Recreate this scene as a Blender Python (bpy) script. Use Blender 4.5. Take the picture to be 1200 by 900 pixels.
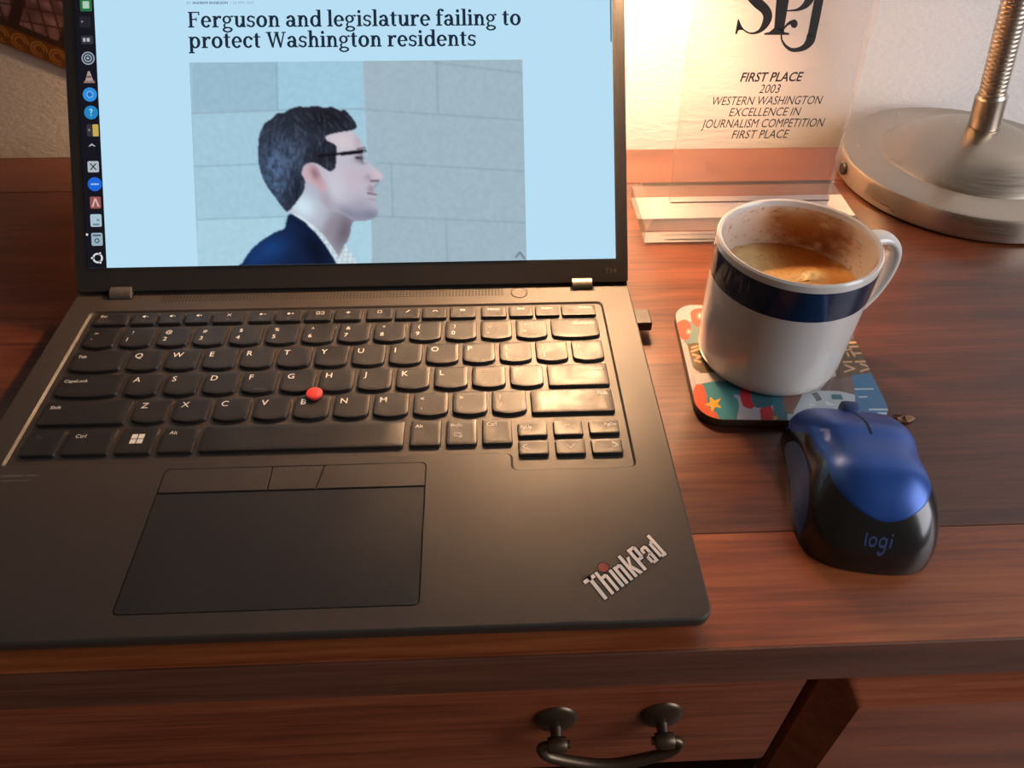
import bpy, bmesh, math, random
import numpy as np
from mathutils import Vector, Matrix

# ------------------------------------------------------------------ clear
for o in list(bpy.data.objects):
    bpy.data.objects.remove(o, do_unlink=True)
SC = bpy.context.scene
COL = SC.collection
random.seed(7)
ZOFF = 0.766            # local z=0 (keyboard deck) sits 16 mm above the desk top at 0.75 m

def V(x, y, z):         # millimetres in the laptop's frame -> metres in the world
    return Vector((x * .001, y * .001, z * .001 + ZOFF))

# ------------------------------------------------------------------ camera
CAM = np.array([211.20249126, -313.70479053, 262.51395229])
FWD = np.array([0.03510241, 0.72928795, -0.68330587])
RGT = np.array([0.99909918, -0.04192284, 0.0065812])
FWD /= np.linalg.norm(FWD)
RGT = RGT - FWD * (RGT @ FWD); RGT /= np.linalg.norm(RGT)
UPV = np.cross(RGT, FWD)
cam_d = bpy.data.cameras.new('camera')
cam = bpy.data.objects.new('camera', cam_d); COL.objects.link(cam)
cam_d.sensor_width = 36.0; cam_d.lens = 27.0
cam_d.clip_start = 0.01; cam_d.clip_end = 50
cam.matrix_world = Matrix(((RGT[0], UPV[0], -FWD[0], CAM[0] * .001),
                           (RGT[1], UPV[1], -FWD[1], CAM[1] * .001),
                           (RGT[2], UPV[2], -FWD[2], CAM[2] * .001 + ZOFF),
                           (0, 0, 0, 1)))
SC.camera = cam

# ------------------------------------------------------------------ world, daylight, exposure
w = bpy.data.worlds.new('world'); SC.world = w; w.use_nodes = True
bgn = w.node_tree.nodes['Background']
bgn.inputs[0].default_value = (1.0, 0.74, 0.54, 1); bgn.inputs[1].default_value = 0.085
def area_light(name, loc, target, sx, sy, power, col):
    d = bpy.data.lights.new(name, 'AREA'); d.shape = 'RECTANGLE'; d.size = sx; d.size_y = sy
    d.energy = power; d.color = col
    o = bpy.data.objects.new(name, d); COL.objects.link(o)
    o.location = loc
    o.rotation_euler = (Vector(target) - Vector(loc)).to_track_quat('-Z', 'Y').to_euler()
    return o
area_light('window_daylight', (1.60, -0.62, 1.30), (0.42, 0.02, 0.76), 0.9, 1.2, 21.0, (0.92, 0.93, 1.0))
SC.view_settings.view_transform = 'Standard'
SC.view_settings.look = 'None'
SC.view_settings.exposure = 0.0
SC.view_settings.gamma = 1.0
SC.view_settings.use_curve_mapping = False

# ------------------------------------------------------------------ helpers
def s2l(c):
    return tuple(((v / 255.) / 12.92 if v / 255. <= .04045 else ((v / 255. + .055) / 1.055) ** 2.4) for v in c)

def tag(o, label=None, cat=None, group=None, kind=None):
    if label: o['label'] = label
    if cat: o['category'] = cat
    if group: o['group'] = group
    if kind: o['kind'] = kind
    return o

def thing(name, loc, label, cat, group=None):
    e = bpy.data.objects.new(name, None); COL.objects.link(e)
    e.location = loc; e.empty_display_size = .02
    return tag(e, label, cat, group)

WM = {}                 # world matrices of objects made so far
def link(name, me, mat=None, parent=None, mw=None, smooth=False):
    o = bpy.data.objects.new(name, me); COL.objects.link(o)
    if mat is not None:
        if len(me.materials) == 0: me.materials.append(mat)
    if smooth and me.polygons:
        me.polygons.foreach_set('use_smooth', [True] * len(me.polygons))
    mw = mw or Matrix.Identity(4)
    if parent is not None:
        o.parent = parent
        pm = WM.get(parent.name, Matrix.Translation(parent.location))
        o.matrix_local = pm.inverted() @ mw
    else:
        o.matrix_world = mw
    WM[o.name] = mw.copy()
    return o

class MB:
    """collects polygons in millimetres (laptop frame) unless raw"""
    def __init__(s): s.v = []; s.f = []
    def add(s, verts, faces):
        n = len(s.v); s.v += [tuple(p) for p in verts]; s.f += [tuple(i + n for i in f) for f in faces]
    def poly(s, pts): s.add(pts, [tuple(range(len(pts)))])
    def box(s, x0, x1, y0, y1, z0, z1):
        s.add([(x0,y0,z0),(x1,y0,z0),(x1,y1,z0),(x0,y1,z0),(x0,y0,z1),(x1,y0,z1),(x1,y1,z1),(x0,y1,z1)],
              [(3,2,1,0),(4,5,6,7),(0,1,5,4),(1,2,6,5),(2,3,7,6),(3,0,4,7)])
    def rings(s, rings, cap0=True, cap1=True):
        n = len(rings[0]); b = len(s.v)
        for r in rings: s.v += [tuple(p) for p in r]
        for k in range(len(rings) - 1):
            for i in range(n):
                j = (i + 1) % n
                s.f.append((b + k*n + i, b + k*n + j, b + (k+1)*n + j, b + (k+1)*n + i))
        if cap0: s.f.append(tuple(b + i for i in reversed(range(n))))
        if cap1: s.f.append(tuple(b + (len(rings)-1)*n + i for i in range(n)))
    def grid(s, P):     # P[i][j] points
        n = len(P); m = len(P[0]); b = len(s.v)
        for r in P: s.v += [tuple(p) for p in r]
        for i in range(n - 1):
            for j in range(m - 1):
                s.f.append((b+i*m+j, b+i*m+j+1, b+(i+1)*m+j+1, b+(i+1)*m+j))
    def lathe(s, prof, c, n=64, cap=True):
        R = [[(c[0] + r*math.cos(2*math.pi*i/n), c[1] + r*math.sin(2*math.pi*i/n), c[2] + z) for i in range(n)] for r, z in prof]
        s.rings(R, cap, cap)
    def tube(s, pts, rad, n=12, cap=True):
        P = [Vector(p) for p in pts]; rings = []; up = Vector((0.123, 0.3, 1)).normalized(); prev = None
        for i, p in enumerate(P):
            t = (P[min(i+1, len(P)-1)] - P[max(i-1, 0)]).normalized()
            if prev is None:
                a = t.cross(up)
                if a.length < 1e-4: a = t.cross(Vector((1, 0, 0)))
                a.normalize()
            else:
                a = prev - t * prev.dot(t); a.normalize()
            prev = a; b = t.cross(a)
            r = rad[i] if isinstance(rad, (list, tuple)) else rad
            rings.append([tuple(p + a*r*math.cos(2*math.pi*k/n) + b*r*math.sin(2*math.pi*k/n)) for k in range(n)])
        s.rings(rings, cap, cap)
    def mesh(s, name, raw=False):
        me = bpy.data.meshes.new(name)
        vv = s.v if raw else [(x*.001, y*.001, z*.001 + ZOFF) for x, y, z in s.v]
        me.from_pydata(vv, [], s.f); me.update()
        return me
    def build(s, name, mat, parent=None, smooth=False, bevel=0, seg=2, raw=False, mw=None, fixn=True):
        me = s.mesh(name, raw)
        if bevel or fixn:
            bm = bmesh.new(); bm.from_mesh(me)
            if fixn: bmesh.ops.recalc_face_normals(bm, faces=bm.faces)
            if bevel:
                ed = [e for e in bm.edges if len(e.link_faces) == 2 and e.calc_face_angle(0) > math.radians(30)]
                bmesh.ops.bevel(bm, geom=ed, offset=bevel*.001, segments=seg, affect='EDGES', profile=.6)
            bm.to_mesh(me); bm.free()
        o = link(name, me, mat, parent, mw)
        if smooth:
            me.polygons.foreach_set('use_smooth', [True]*len(me.polygons))
            try:
                me.set_sharp_from_angle(angle=math.radians(40))
            except Exception: pass
        return o

def rrect(x0, x1, y0, y1, r, z, n=6):
    if not isinstance(r, (list, tuple)): r = [r]*4      # bl, br, tr, tl
    out = []
    for (cx, cy, a0, rr) in ((x0+r[0], y0+r[0], 180, r[0]), (x1-r[1], y0+r[1], 270, r[1]), (x1-r[2], y1-r[2], 0, r[2]), (x0+r[3], y1-r[3], 90, r[3])):
        for k in range(n+1):
            a = math.radians(a0 + 90*k/n); out.append((cx + rr*math.cos(a), cy + rr*math.sin(a), z))
    return out

def catmull(P, n=6, closed=True):
    P = [np.array(p, float) for p in P]; out = []; N = len(P)
    rng = range(N) if closed else range(N-1)
    for i in rng:
        g = (lambda k: P[k % N]) if closed else (lambda k: P[min(max(k, 0), N-1)])
        p0, p1, p2, p3 = g(i-1), g(i), g(i+1), g(i+2)
        for k in range(n):
            t = k/n
            out.append(.5*((2*p1) + (-p0+p2)*t + (2*p0-5*p1+4*p2-p3)*t*t + (-p0+3*p1-3*p2+p3)*t**3))
    if not closed: out.append(P[-1])
    return out

def ray(px, py):
    return FWD + RGT*((px-600)/900.) - UPV*((py-450)/900.)
def onz(px, py, z):
    d = ray(px, py); return CAM + d*(z-CAM[2])/d[2]
def onplane(px, py, o, n):
    d = ray(px, py); return CAM + d*(((np.array(o)-CAM) @ n)/(d @ n))

# ------------------------------------------------------------------ materials
def principled(name, col, rough=.5, metal=0, spec=.5, coat=0, coat_r=.1, trans=0, ior=1.5, emis=None, es=0):
    m = bpy.data.materials.new(name); m.use_nodes = True
    b = m.node_tree.nodes['Principled BSDF']
    b.inputs['Base Color'].default_value = (*col, 1); b.inputs['Roughness'].default_value = rough
    b.inputs['Metallic'].default_value = metal; b.inputs['Specular IOR Level'].default_value = spec
    b.inputs['Coat Weight'].default_value = coat; b.inputs['Coat Roughness'].default_value = coat_r
    b.inputs['Transmission Weight'].default_value = trans; b.inputs['IOR'].default_value = ior
    if emis: b.inputs['Emission Color'].default_value = (*emis, 1); b.inputs['Emission Strength'].default_value = es
    return m
def nd(m, t, **kw):
    n = m.node_tree.nodes.new(t)
    for k, v in kw.items(): setattr(n, k, v)
    return n
def lk(m, a, b): m.node_tree.links.new(a, b)
def pos_map(m, scale, rot=(0,0,0)):
    g = nd(m, 'ShaderNodeNewGeometry'); mp = nd(m, 'ShaderNodeMapping')
    mp.inputs['Scale'].default_value = scale; mp.inputs['Rotation'].default_value = rot
    lk(m, g.outputs['Position'], mp.inputs['Vector']); return mp.outputs[0]
def noise(m, vec, scale, detail=4, rough=.55, dist=0):
    n = nd(m, 'ShaderNodeTexNoise'); n.inputs['Scale'].default_value = scale; n.inputs['Detail'].default_value = detail
    n.inputs['Roughness'].default_value = rough; n.inputs['Distortion'].default_value = dist
    if vec is not None: lk(m, vec, n.inputs['Vector'])
    return n.outputs[0]
def ramp(m, fac, stops):
    r = nd(m, 'ShaderNodeValToRGB'); e = r.color_ramp.elements
    while len(e) < len(stops): e.new(.5)
    for i, (p, c) in enumerate(stops): e[i].position = p; e[i].color = (*c, 1)
    lk(m, fac, r.inputs[0]); return r.outputs[0]
def bump(m, h, strength, dist):
    b = nd(m, 'ShaderNodeBump'); b.inputs['Strength'].default_value = strength; b.inputs['Distance'].default_value = dist
    lk(m, h, b.inputs['Height']); lk(m, b.outputs[0], m.node_tree.nodes['Principled BSDF'].inputs['Normal'])
def rng(m, val, lo, hi):
    r = nd(m, 'ShaderNodeMapRange'); r.inputs['To Min'].default_value = lo; r.inputs['To Max'].default_value = hi
    r.inputs['From Min'].default_value = .3; r.inputs['From Max'].default_value = .7
    lk(m, val, r.inputs['Value']); return r.outputs[0]

def wood(name, dark, mid, light, rough=.34, seed=0., fine=1.0):
    m = principled(name, mid, rough, coat=.25, coat_r=.18, spec=.45)
    b = m.node_tree.nodes['Principled BSDF']
    g = nd(m, 'ShaderNodeNewGeometry'); mp = nd(m, 'ShaderNodeMapping')
    mp.inputs['Location'].default_value = (seed, seed*1.7, seed*.6); mp.inputs['Scale'].default_value = (1.0, 9.0, 9.0)
    lk(m, g.outputs['Position'], mp.inputs['Vector'])
    a = noise(m, mp.outputs[0], 4.0, 3, .5, 1.2)
    f = pos_map(m, (16, 420*fine, 420*fine)); n2 = noise(m, f, 1.0, 5, .62, .25)
    f3 = pos_map(m, (5, 70, 70)); n3 = noise(m, f3, 1.0, 3, .5, .8)
    mx = nd(m, 'ShaderNodeMath', operation='MULTIPLY_ADD'); lk(m, n2, mx.inputs[0]); mx.inputs[1].default_value = .55
    mx2 = nd(m, 'ShaderNodeMath', operation='MULTIPLY_ADD'); lk(m, n3, mx2.inputs[0]); mx2.inputs[1].default_value = .45
    mx3 = nd(m, 'ShaderNodeMath', operation='MULTIPLY'); lk(m, a, mx3.inputs[0]); mx3.inputs[1].default_value = .45
    lk(m, mx3.outputs[0], mx2.inputs[2]); lk(m, mx2.outputs[0], mx.inputs[2])
    c = ramp(m, mx.outputs[0], [(.47, dark), (.68, mid), (.92, light)])
    lk(m, c, b.inputs['Base Color'])
    lk(m, rng(m, n2, rough-.05, rough+.09), b.inputs['Roughness'])
    bump(m, n2, .12, .0004)
    return m

M = {}
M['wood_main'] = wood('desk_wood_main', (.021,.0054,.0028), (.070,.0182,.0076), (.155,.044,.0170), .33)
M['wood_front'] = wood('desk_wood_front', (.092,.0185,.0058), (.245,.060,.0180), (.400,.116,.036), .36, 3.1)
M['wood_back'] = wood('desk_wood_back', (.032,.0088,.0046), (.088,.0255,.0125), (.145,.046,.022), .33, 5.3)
M['wood_edge'] = wood('desk_wood_edge', (.040,.013,.008), (.105,.036,.020), (.170,.062,.036), .42, 7.7)
M['wood_drawer'] = wood('desk_wood_drawer', (.088,.0175,.007), (.225,.052,.0195), (.350,.100,.041), .40, 9.2)
M['wood_dark'] = wood('desk_wood_dark', (.018,.005,.003), (.045,.011,.006), (.08,.022,.010), .5, 11.)
m = M['deck'] = principled('laptop_soft_black', (.034,.0260,.0205), .45, spec=.5)
n = noise(m, pos_map(m, (1,1,1)), 1800, 2); bump(m, n, .08, .0002)
lk(m, rng(m, noise(m, pos_map(m, (1,1,1)), 14, 3), .43, .52), m.node_tree.nodes['Principled BSDF'].inputs['Roughness'])
m = M['key'] = principled('key_black', (.0135,.0115,.0105), .42, spec=.45)
lk(m, rng(m, noise(m, pos_map(m, (1,1,1)), 70, 3, .6), .37, .52), m.node_tree.nodes['Principled BSDF'].inputs['Roughness'])
M['well'] = principled('keyboard_well_black', (.046,.039,.034), .5)
m = M['pad'] = principled('touchpad_black', (.015,.0135,.0125), .38)
lk(m, rng(m, noise(m, pos_map(m, (1,1,1)), 30, 4, .6), .30, .46), m.node_tree.nodes['Principled BSDF'].inputs['Roughness'])
M['groove'] = principled('groove_black', (.004,.0035,.003), .8)
M['lid'] = principled('lid_black', (.020,.018,.017), .38)
M['hinge'] = principled('hinge_grey', (.16,.135,.115), .38, metal=.6)
M['legend'] = principled('legend_white', (.72,.68,.62), .6)
M['legend_dim'] = principled('legend_grey', (.10,.09,.085), .6)
M['silver'] = principled('logo_silver', (.80,.72,.66), .38, metal=.35)
M['red'] = principled('trackpoint_red', (.62,.035,.028), .6)
M['dotred'] = principled('logo_dot_red', (.20,.020,.016), .5)
M['plastic'] = principled('black_plastic', (.018,.016,.015), .35)
def emit(name, rgb, s=1.0):
    m = bpy.data.materials.new(name); m.use_nodes = True; nt = m.node_tree
    nt.nodes.remove(nt.nodes['Principled BSDF'])
    e = nt.nodes.new('ShaderNodeEmission'); e.inputs[0].default_value = (*s2l(rgb), 1); e.inputs[1].default_value = s
    nt.links.new(e.outputs[0], nt.nodes['Material Output'].inputs[0]); return m
def vcol_emit(name):
    m = bpy.data.materials.new(name); m.use_nodes = True; nt = m.node_tree
    nt.nodes.remove(nt.nodes['Principled BSDF'])
    e = nt.nodes.new('ShaderNodeEmission'); a = nt.nodes.new('ShaderNodeVertexColor'); a.layer_name = 'print'
    nt.links.new(a.outputs[0], e.inputs[0]); nt.links.new(e.outputs[0], nt.nodes['Material Output'].inputs[0]); return m
def vcol_print(name, rough=.4, coat=0):
    m = principled(name, (.5,.5,.5), rough, coat=coat)
    a = nd(m, 'ShaderNodeVertexColor'); a.layer_name = 'print'
    lk(m, a.outputs[0], m.node_tree.nodes['Principled BSDF'].inputs['Base Color']); return m
m = M['wall'] = principled('wall_paint', (.88,.83,.785), .75, spec=.25)
n = noise(m, pos_map(m, (150,150,330)), 1.0, 5, .6); bump(m, n, .55, .0012)
M['floor'] = wood('floor_boards', (.05,.02,.01), (.12,.05,.025), (.2,.09,.04), .5, 21.)
m = M['nickel'] = principled('brushed_nickel', (.48,.41,.335), .33, metal=1.0)
n = noise(m, pos_map(m, (30,30,900)), 1.0, 3); lk(m, rng(m, n, .27, .40), m.node_tree.nodes['Principled BSDF'].inputs['Roughness'])
M['shade_in'] = principled('lamp_shade_white', (.85,.82,.78), .5)
M['bulb'] = emit('lamp_bulb_glow', (255, 214, 150), 12.0)
M['acrylic'] = principled('clear_acrylic', (.985,.975,.96), .03, trans=1.0, ior=1.45, spec=.5)
m = M['acrylic_edge'] = principled('frosted_acrylic_edge', (.95,.92,.90), .35, trans=.55, ior=1.45)
M['ink'] = principled('black_ink', (.016,.012,.011), .55)
M['ceramic'] = principled('white_glazed_ceramic', (.64,.60,.55), .16, coat=.4, coat_r=.05)
M['navy'] = principled('navy_glaze', (.008,.020,.050), .14, coat=.4, coat_r=.05)
M['mouse_black'] = principled('mouse_gloss_black', (.010,.0105,.011), .24, coat=.35, coat_r=.12)
M['mouse_blue'] = principled('mouse_satin_blue', (.016,.078,.34), .34, metal=.35, coat=.15, coat_r=.3)
M['mouse_grip'] = principled('mouse_matte_blue', (.018,.040,.140), .5)
M['mouse_logo'] = principled('mouse_logo_blue', (.045,.075,.22), .4)
M['brass'] = principled('antique_brass', (.115,.082,.055), .38, metal=.85)
M['crumb'] = principled('brown_crumb', (.25,.12,.06), .7)

# ------------------------------------------------------------------ painter for flat prints (vertex colours)
class Canvas:
    def __init__(s, X, Y, base):     # X,Y arrays of pixel coordinates
        s.X, s.Y = X, Y; s.C = np.zeros(X.shape + (3,)); s.C[:] = base
    def inside(s, P):
        P = np.array(P); ins = np.zeros(s.X.shape, bool); n = len(P)
        x0, y0 = P[:, 0].min(), P[:, 1].min(); x1, y1 = P[:, 0].max(), P[:, 1].max()
        m = (s.X >= x0) & (s.X <= x1) & (s.Y >= y0) & (s.Y <= y1)
        if not m.any(): return ins
        x, y = s.X[m], s.Y[m]; r = np.zeros(x.shape, bool)
        for i in range(n):
            a, b = P[i], P[(i+1) % n]
            if a[1] == b[1]: continue
            c = (a[1] > y) != (b[1] > y)
            r ^= c & (x < (b[0]-a[0])*(y-a[1])/(b[1]-a[1]) + a[0])
        ins[m] = r; return ins
    def fill(s, P, col, smooth=0, op=1.0):
        if smooth: P = catmull(P, smooth)
        m = s.inside(P); s.C[m] = s.C[m]*(1-op) + np.array(col)*op; return m
    def blob(s, cx, cy, rx, ry, col, op, mask=None, ang=0):
        a = math.radians(ang); dx, dy = s.X-cx, s.Y-cy
        u = (dx*math.cos(a)+dy*math.sin(a))/rx; v = (-dx*math.sin(a)+dy*math.cos(a))/ry
        k = np.exp(-(u*u+v*v))*op
        if mask is not None: k = k*mask
        s.C = s.C*(1-k[..., None]) + np.array(col)*k[..., None]
    def line(s, a, b, wd, col, op=1.0, soft=.7, mask=None):
        a, b = np.array(a, float), np.array(b, float); d = b-a; L = d@d; q = wd/2+soft
        m = (s.X > min(a[0], b[0])-q) & (s.X < max(a[0], b[0])+q) & (s.Y > min(a[1], b[1])-q) & (s.Y < max(a[1], b[1])+q)
        if mask is not None: m &= mask
        if not m.any(): return
        X, Y = s.X[m], s.Y[m]
        t = np.clip(((X-a[0])*d[0] + (Y-a[1])*d[1])/L, 0, 1)
        k = (np.clip((wd/2+soft/2-np.hypot(X-a[0]-t*d[0], Y-a[1]-t*d[1]))/soft, 0, 1)*op)[:, None]
        s.C[m] = s.C[m]*(1-k) + np.array(col)*k
def paint_mesh(name, P3, C, mat, parent, mw=None):
    """P3: (n,m,3) world mm grid, C: sRGB 0..255 colours"""
    n, m_ = P3.shape[:2]
    v = P3.reshape(-1, 3)*.001; v[:, 2] += ZOFF
    idx = np.arange(n*m_).reshape(n, m_)
    f = np.stack([idx[:-1, :-1], idx[1:, :-1], idx[1:, 1:], idx[:-1, 1:]], -1).reshape(-1, 4)
    me = bpy.data.meshes.new(name); me.from_pydata(v.tolist(), [], f.tolist()); me.update()
    at = me.color_attributes.new('print', 'FLOAT_COLOR', 'POINT')
    c = np.clip(C.reshape(-1, 3), 0, 255)/255.
    lin = np.where(c <= .04045, c/12.92, ((c+.055)/1.055)**2.4)
    at.data.foreach_set('color', np.concatenate([lin, np.ones((len(lin), 1))], 1).ravel())
    return link(name, me, mat, parent, mw)
def vnoise(shape, cells, seed):
    r = np.random.RandomState(seed); g = r.rand(cells[0]+2, cells[1]+2)
    yi = np.linspace(0, cells[0], shape[0]); xi = np.linspace(0, cells[1], shape[1])
    y0 = yi.astype(int); x0 = xi.astype(int); fy = (yi-y0)[:, None]; fx = (xi-x0)[None]
    fy = fy*fy*(3-2*fy); fx = fx*fx*(3-2*fx)
    A = g[np.ix_(y0, x0)]; B = g[np.ix_(y0, x0+1)]; C_ = g[np.ix_(y0+1, x0)]; D = g[np.ix_(y0+1, x0+1)]
    return (A*(1-fx)+B*fx)*(1-fy) + (C_*(1-fx)+D*fx)*fy

# ------------------------------------------------------------------ lettering
_tc = {}
def text_pts(s, shear=0, bold=0):
    k = (s, shear, bold)
    if k not in _tc:
        cu = bpy.data.curves.new('t', 'FONT'); cu.body = s; cu.size = 1; cu.shear = shear; cu.offset = bold
        cu.resolution_u = 3; cu.fill_mode = 'FRONT'
        ob = bpy.data.objects.new('t', cu)
        me = bpy.data.meshes.new_from_object(ob)
        vs = [(v.co.x, v.co.y) for v in me.vertices]; fs = [tuple(p.vertices) for p in me.polygons]
        bpy.data.objects.remove(ob); bpy.data.curves.remove(cu); bpy.data.meshes.remove(me)
        _tc[k] = (vs, fs)
    return _tc[k]
def text_fit(mb, s, fn, x0, x1, y0, y1, shear=0, bold=0, caps=True):
    """fit text to the box; fn(x,y)->3D. y0 baseline, y1 top of capitals"""
    vs, fs = text_pts(s, shear, bold)
    if not vs: return
    ref, _ = text_pts('H', 0, bold); ch = max(p[1] for p in ref)
    a = min(p[0] for p in vs); b = max(p[0] for p in vs)
    mb.add([fn(x0 + (p[0]-a)/(b-a)*(x1-x0), y0 + p[1]/ch*(y1-y0)) for p in vs], fs)
def text_w(s, bold=0):
    vs, _ = text_pts(s, 0, bold); ref, _ = text_pts('H', 0, bold)
    return (max(p[0] for p in vs)-min(p[0] for p in vs))/max(p[1] for p in ref)

class Glyph:             # simple overlapping polygons in font units
    def __init__(s): s.P = []
    def r(s, x0, y0, x1, y1): s.P.append([(x0,y0),(x1,y0),(x1,y1),(x0,y1)]); return s
    def p(s, *pts): s.P.append(list(pts)); return s
    def arc(s, cx, cy, rx, ry, a0, a1, thick, thin, n=18):
        prev = None
        for k in range(n+1):
            a = math.radians(a0+(a1-a0)*k/n); t = thin+(thick-thin)*abs(math.cos(a))**1.3
            o = (cx+rx*math.cos(a), cy+ry*math.sin(a)); L = math.hypot(math.cos(a)/1, math.sin(a)/1)
            i_ = (cx+(rx-t)*math.cos(a), cy+(ry-t)*math.sin(a))
            if prev: s.P.append([prev[0], o, i_, prev[1]])
            prev = (o, i_)
        return s
    def dot(s, cx, cy, r, n=14): s.P.append([(cx+r*math.cos(2*math.pi*k/n), cy+r*math.sin(2*math.pi*k/n)) for k in range(n)]); return s
def serif_font():
    G = {}; S = 142; T = 76; sf = 60
    G['F'] = (Glyph().r(80,0,215,700).r(20,0,300,sf).r(20,648,560,700).r(500,540,560,700).r(200,335,430,390).r(388,275,432,450), 590)
    G['W'] = (Glyph().p((60,680),(205,680),(375,0),(275,0)).p((275,0),(345,0),(530,690),(465,690)).p((430,690),(570,690),(745,0),(645,0)).p((645,0),(715,0),(895,680),(825,680)).r(0,648,265,700).r(390,648,620,700).r(740,648,960,700), 960)
    G['e'] = (Glyph().arc(275,255,248,270,0,318,S,T).r(90,240,505,292), 540)
    G['o'] = (Glyph().arc(285,255,260,270,0,360,S+8,T,30), 575)
    G['c'] = (Glyph().arc(275,255,250,270,38,318,S+5,T).dot(430,400,66), 510)
    G['n'] = (Glyph().r(80,0,80+S,510).r(20,460,140,510).r(15,0,280,sf).arc(310,300,190,220,0,165,S,80).r(378,0,500,310).r(325,0,560,sf), 585)
    G['h'] = (Glyph().r(80,0,80+S,760).r(15,712,140,760).r(15,0,280,sf).arc(310,300,190,220,0,165,S,80).r(378,0,500,310).r(325,0,560,sf), 585)
    G['r'] = (Glyph().r(80,0,80+S,510).r(20,460,140,510).r(15,0,310,sf).arc(330,330,150,185,70,175,90,80).dot(392,455,68), 465)
    G['u'] = (Glyph().r(75,170,75+S,510).r(10,460,140,510).arc(270,195,195,205,180,345,S,75).r(385,0,385+S,510).r(320,460,450,510).r(440,0,570,sf), 590)
    G['i'] = (Glyph().r(80,0,80+S,510).r(20,460,140,510).r(15,0,275,sf).dot(138,660,76), 295)
    G['l'] = (Glyph().r(80,0,80+S,760).r(15,712,140,760).r(15,0,275,sf), 295)
    G['t'] = (Glyph().r(90,110,90+S,600).p((90,600),(212,680),(212,500),(90,500)).r(15,455,340,510).arc(235,130,145,140,180,310,S,70), 365)
    G['f'] = (Glyph().r(85,0,85+S,600).r(20,0,310,sf).r(20,455,345,510).arc(240,590,155,180,40,180,S,70).dot(345,690,60), 365)
    G['p'] = (Glyph().r(80,-230,80+S,510).r(20,460,140,510).r(15,-230,290,-230+sf).arc(330,255,245,268,-155,155,S+5,70), 610)
    G['d'] = (Glyph().r(395,0,395+S,760).r(320,712,450,760).r(450,0,580,sf).arc(285,255,250,268,25,335,S+5,70), 600)
    G['a'] = (Glyph().r(330,60,330+S,370).arc(265,350,187,172,0,150,S,75).dot(125,415,62).arc(235,150,205,160,40,360,S,65).r(400,0,545,sf).p((330,110),(452,110),(452,0),(400,0)), 555)
    G['s'] = (Glyph().arc(225,370,185,152,25,270,105,70).arc(225,145,190,155,-155,90,105,70).r(365,360,415,480).r(30,30,80,165), 450)
    G['g'] = (Glyph().arc(245,340,210,180,0,360,110,62,26).arc(265,-105,240,130,0,360,95,65,26).arc(190,75,120,110,95,265,90,70).p((380,470),(540,450),(540,515),(400,510)).dot(495,480,48), 560)
    G[' '] = (Glyph(), 235)
    return G
SERIF = serif_font()
def serif_line(mb, s, fn, x0, x1, y0, y1):
    W = sum(SERIF[c][1] for c in s); k = (x1-x0)/W; x = 0
    for c in s:
        g, wd = SERIF[c]
        for P in g.P: mb.poly([fn(x0+(x+p[0])*k, y0+p[1]/700.*(y1-y0)) for p in P])
        x += wd

# ================================================================== THE SETTING
WALL_Y = 296
mb = MB(); mb.box(-1100, 1500, WALL_Y, WALL_Y+100, -ZOFF*1000, 1700)
tag(mb.build('wall_back', M['wall']), kind='structure')
mb = MB(); mb.box(-1100, 1500, -1500, WALL_Y, -ZOFF*1000-40, -ZOFF*1000)
tag(mb.build('floor', M['floor']), kind='structure')

# ================================================================== DESK
DT = -16.0
DX0, DX1 = -470.0, 760.0
DF = -170.5
desk = thing('writing_desk', V(145, 40, -ZOFF*1000), 'reddish brown wooden desk with drawers under the laptop', 'desk')
def plank(y0, y1, mat, bv=.5):
    m_ = MB(); m_.box(DX0, DX1, y0, y1, DT-27, DT)
    return m_.build('plank', mat, desk, bevel=bv, seg=2)
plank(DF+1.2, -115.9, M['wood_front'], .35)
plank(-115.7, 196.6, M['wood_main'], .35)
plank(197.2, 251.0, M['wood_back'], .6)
mb = MB(); mb.box(DX0, DX1, DF, DF+1.2, DT-27.5, DT-.05); mb.build('front_edge', M['wood_edge'], desk, bevel=.3)
# carcass
mb = MB(); mb.box(DX0+25, -175, -148, 235, -ZOFF*1000+1, DT-27.2); mb.build('pedestal', M['wood_dark'], desk)
mb = MB(); mb.box(360, DX1-25, -148, 235, -ZOFF*1000+1, DT-27.2); mb.build('pedestal', M['wood_dark'], desk)
mb = MB(); mb.box(-175, 360, -146, 235, -170, DT-27.2); mb.build('drawer_box', M['wood_dark'], desk)
mb = MB(); mb.box(-175, 360, 205, 225, -520, -170); mb.build('back_panel', M['wood_dark'], desk)

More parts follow.
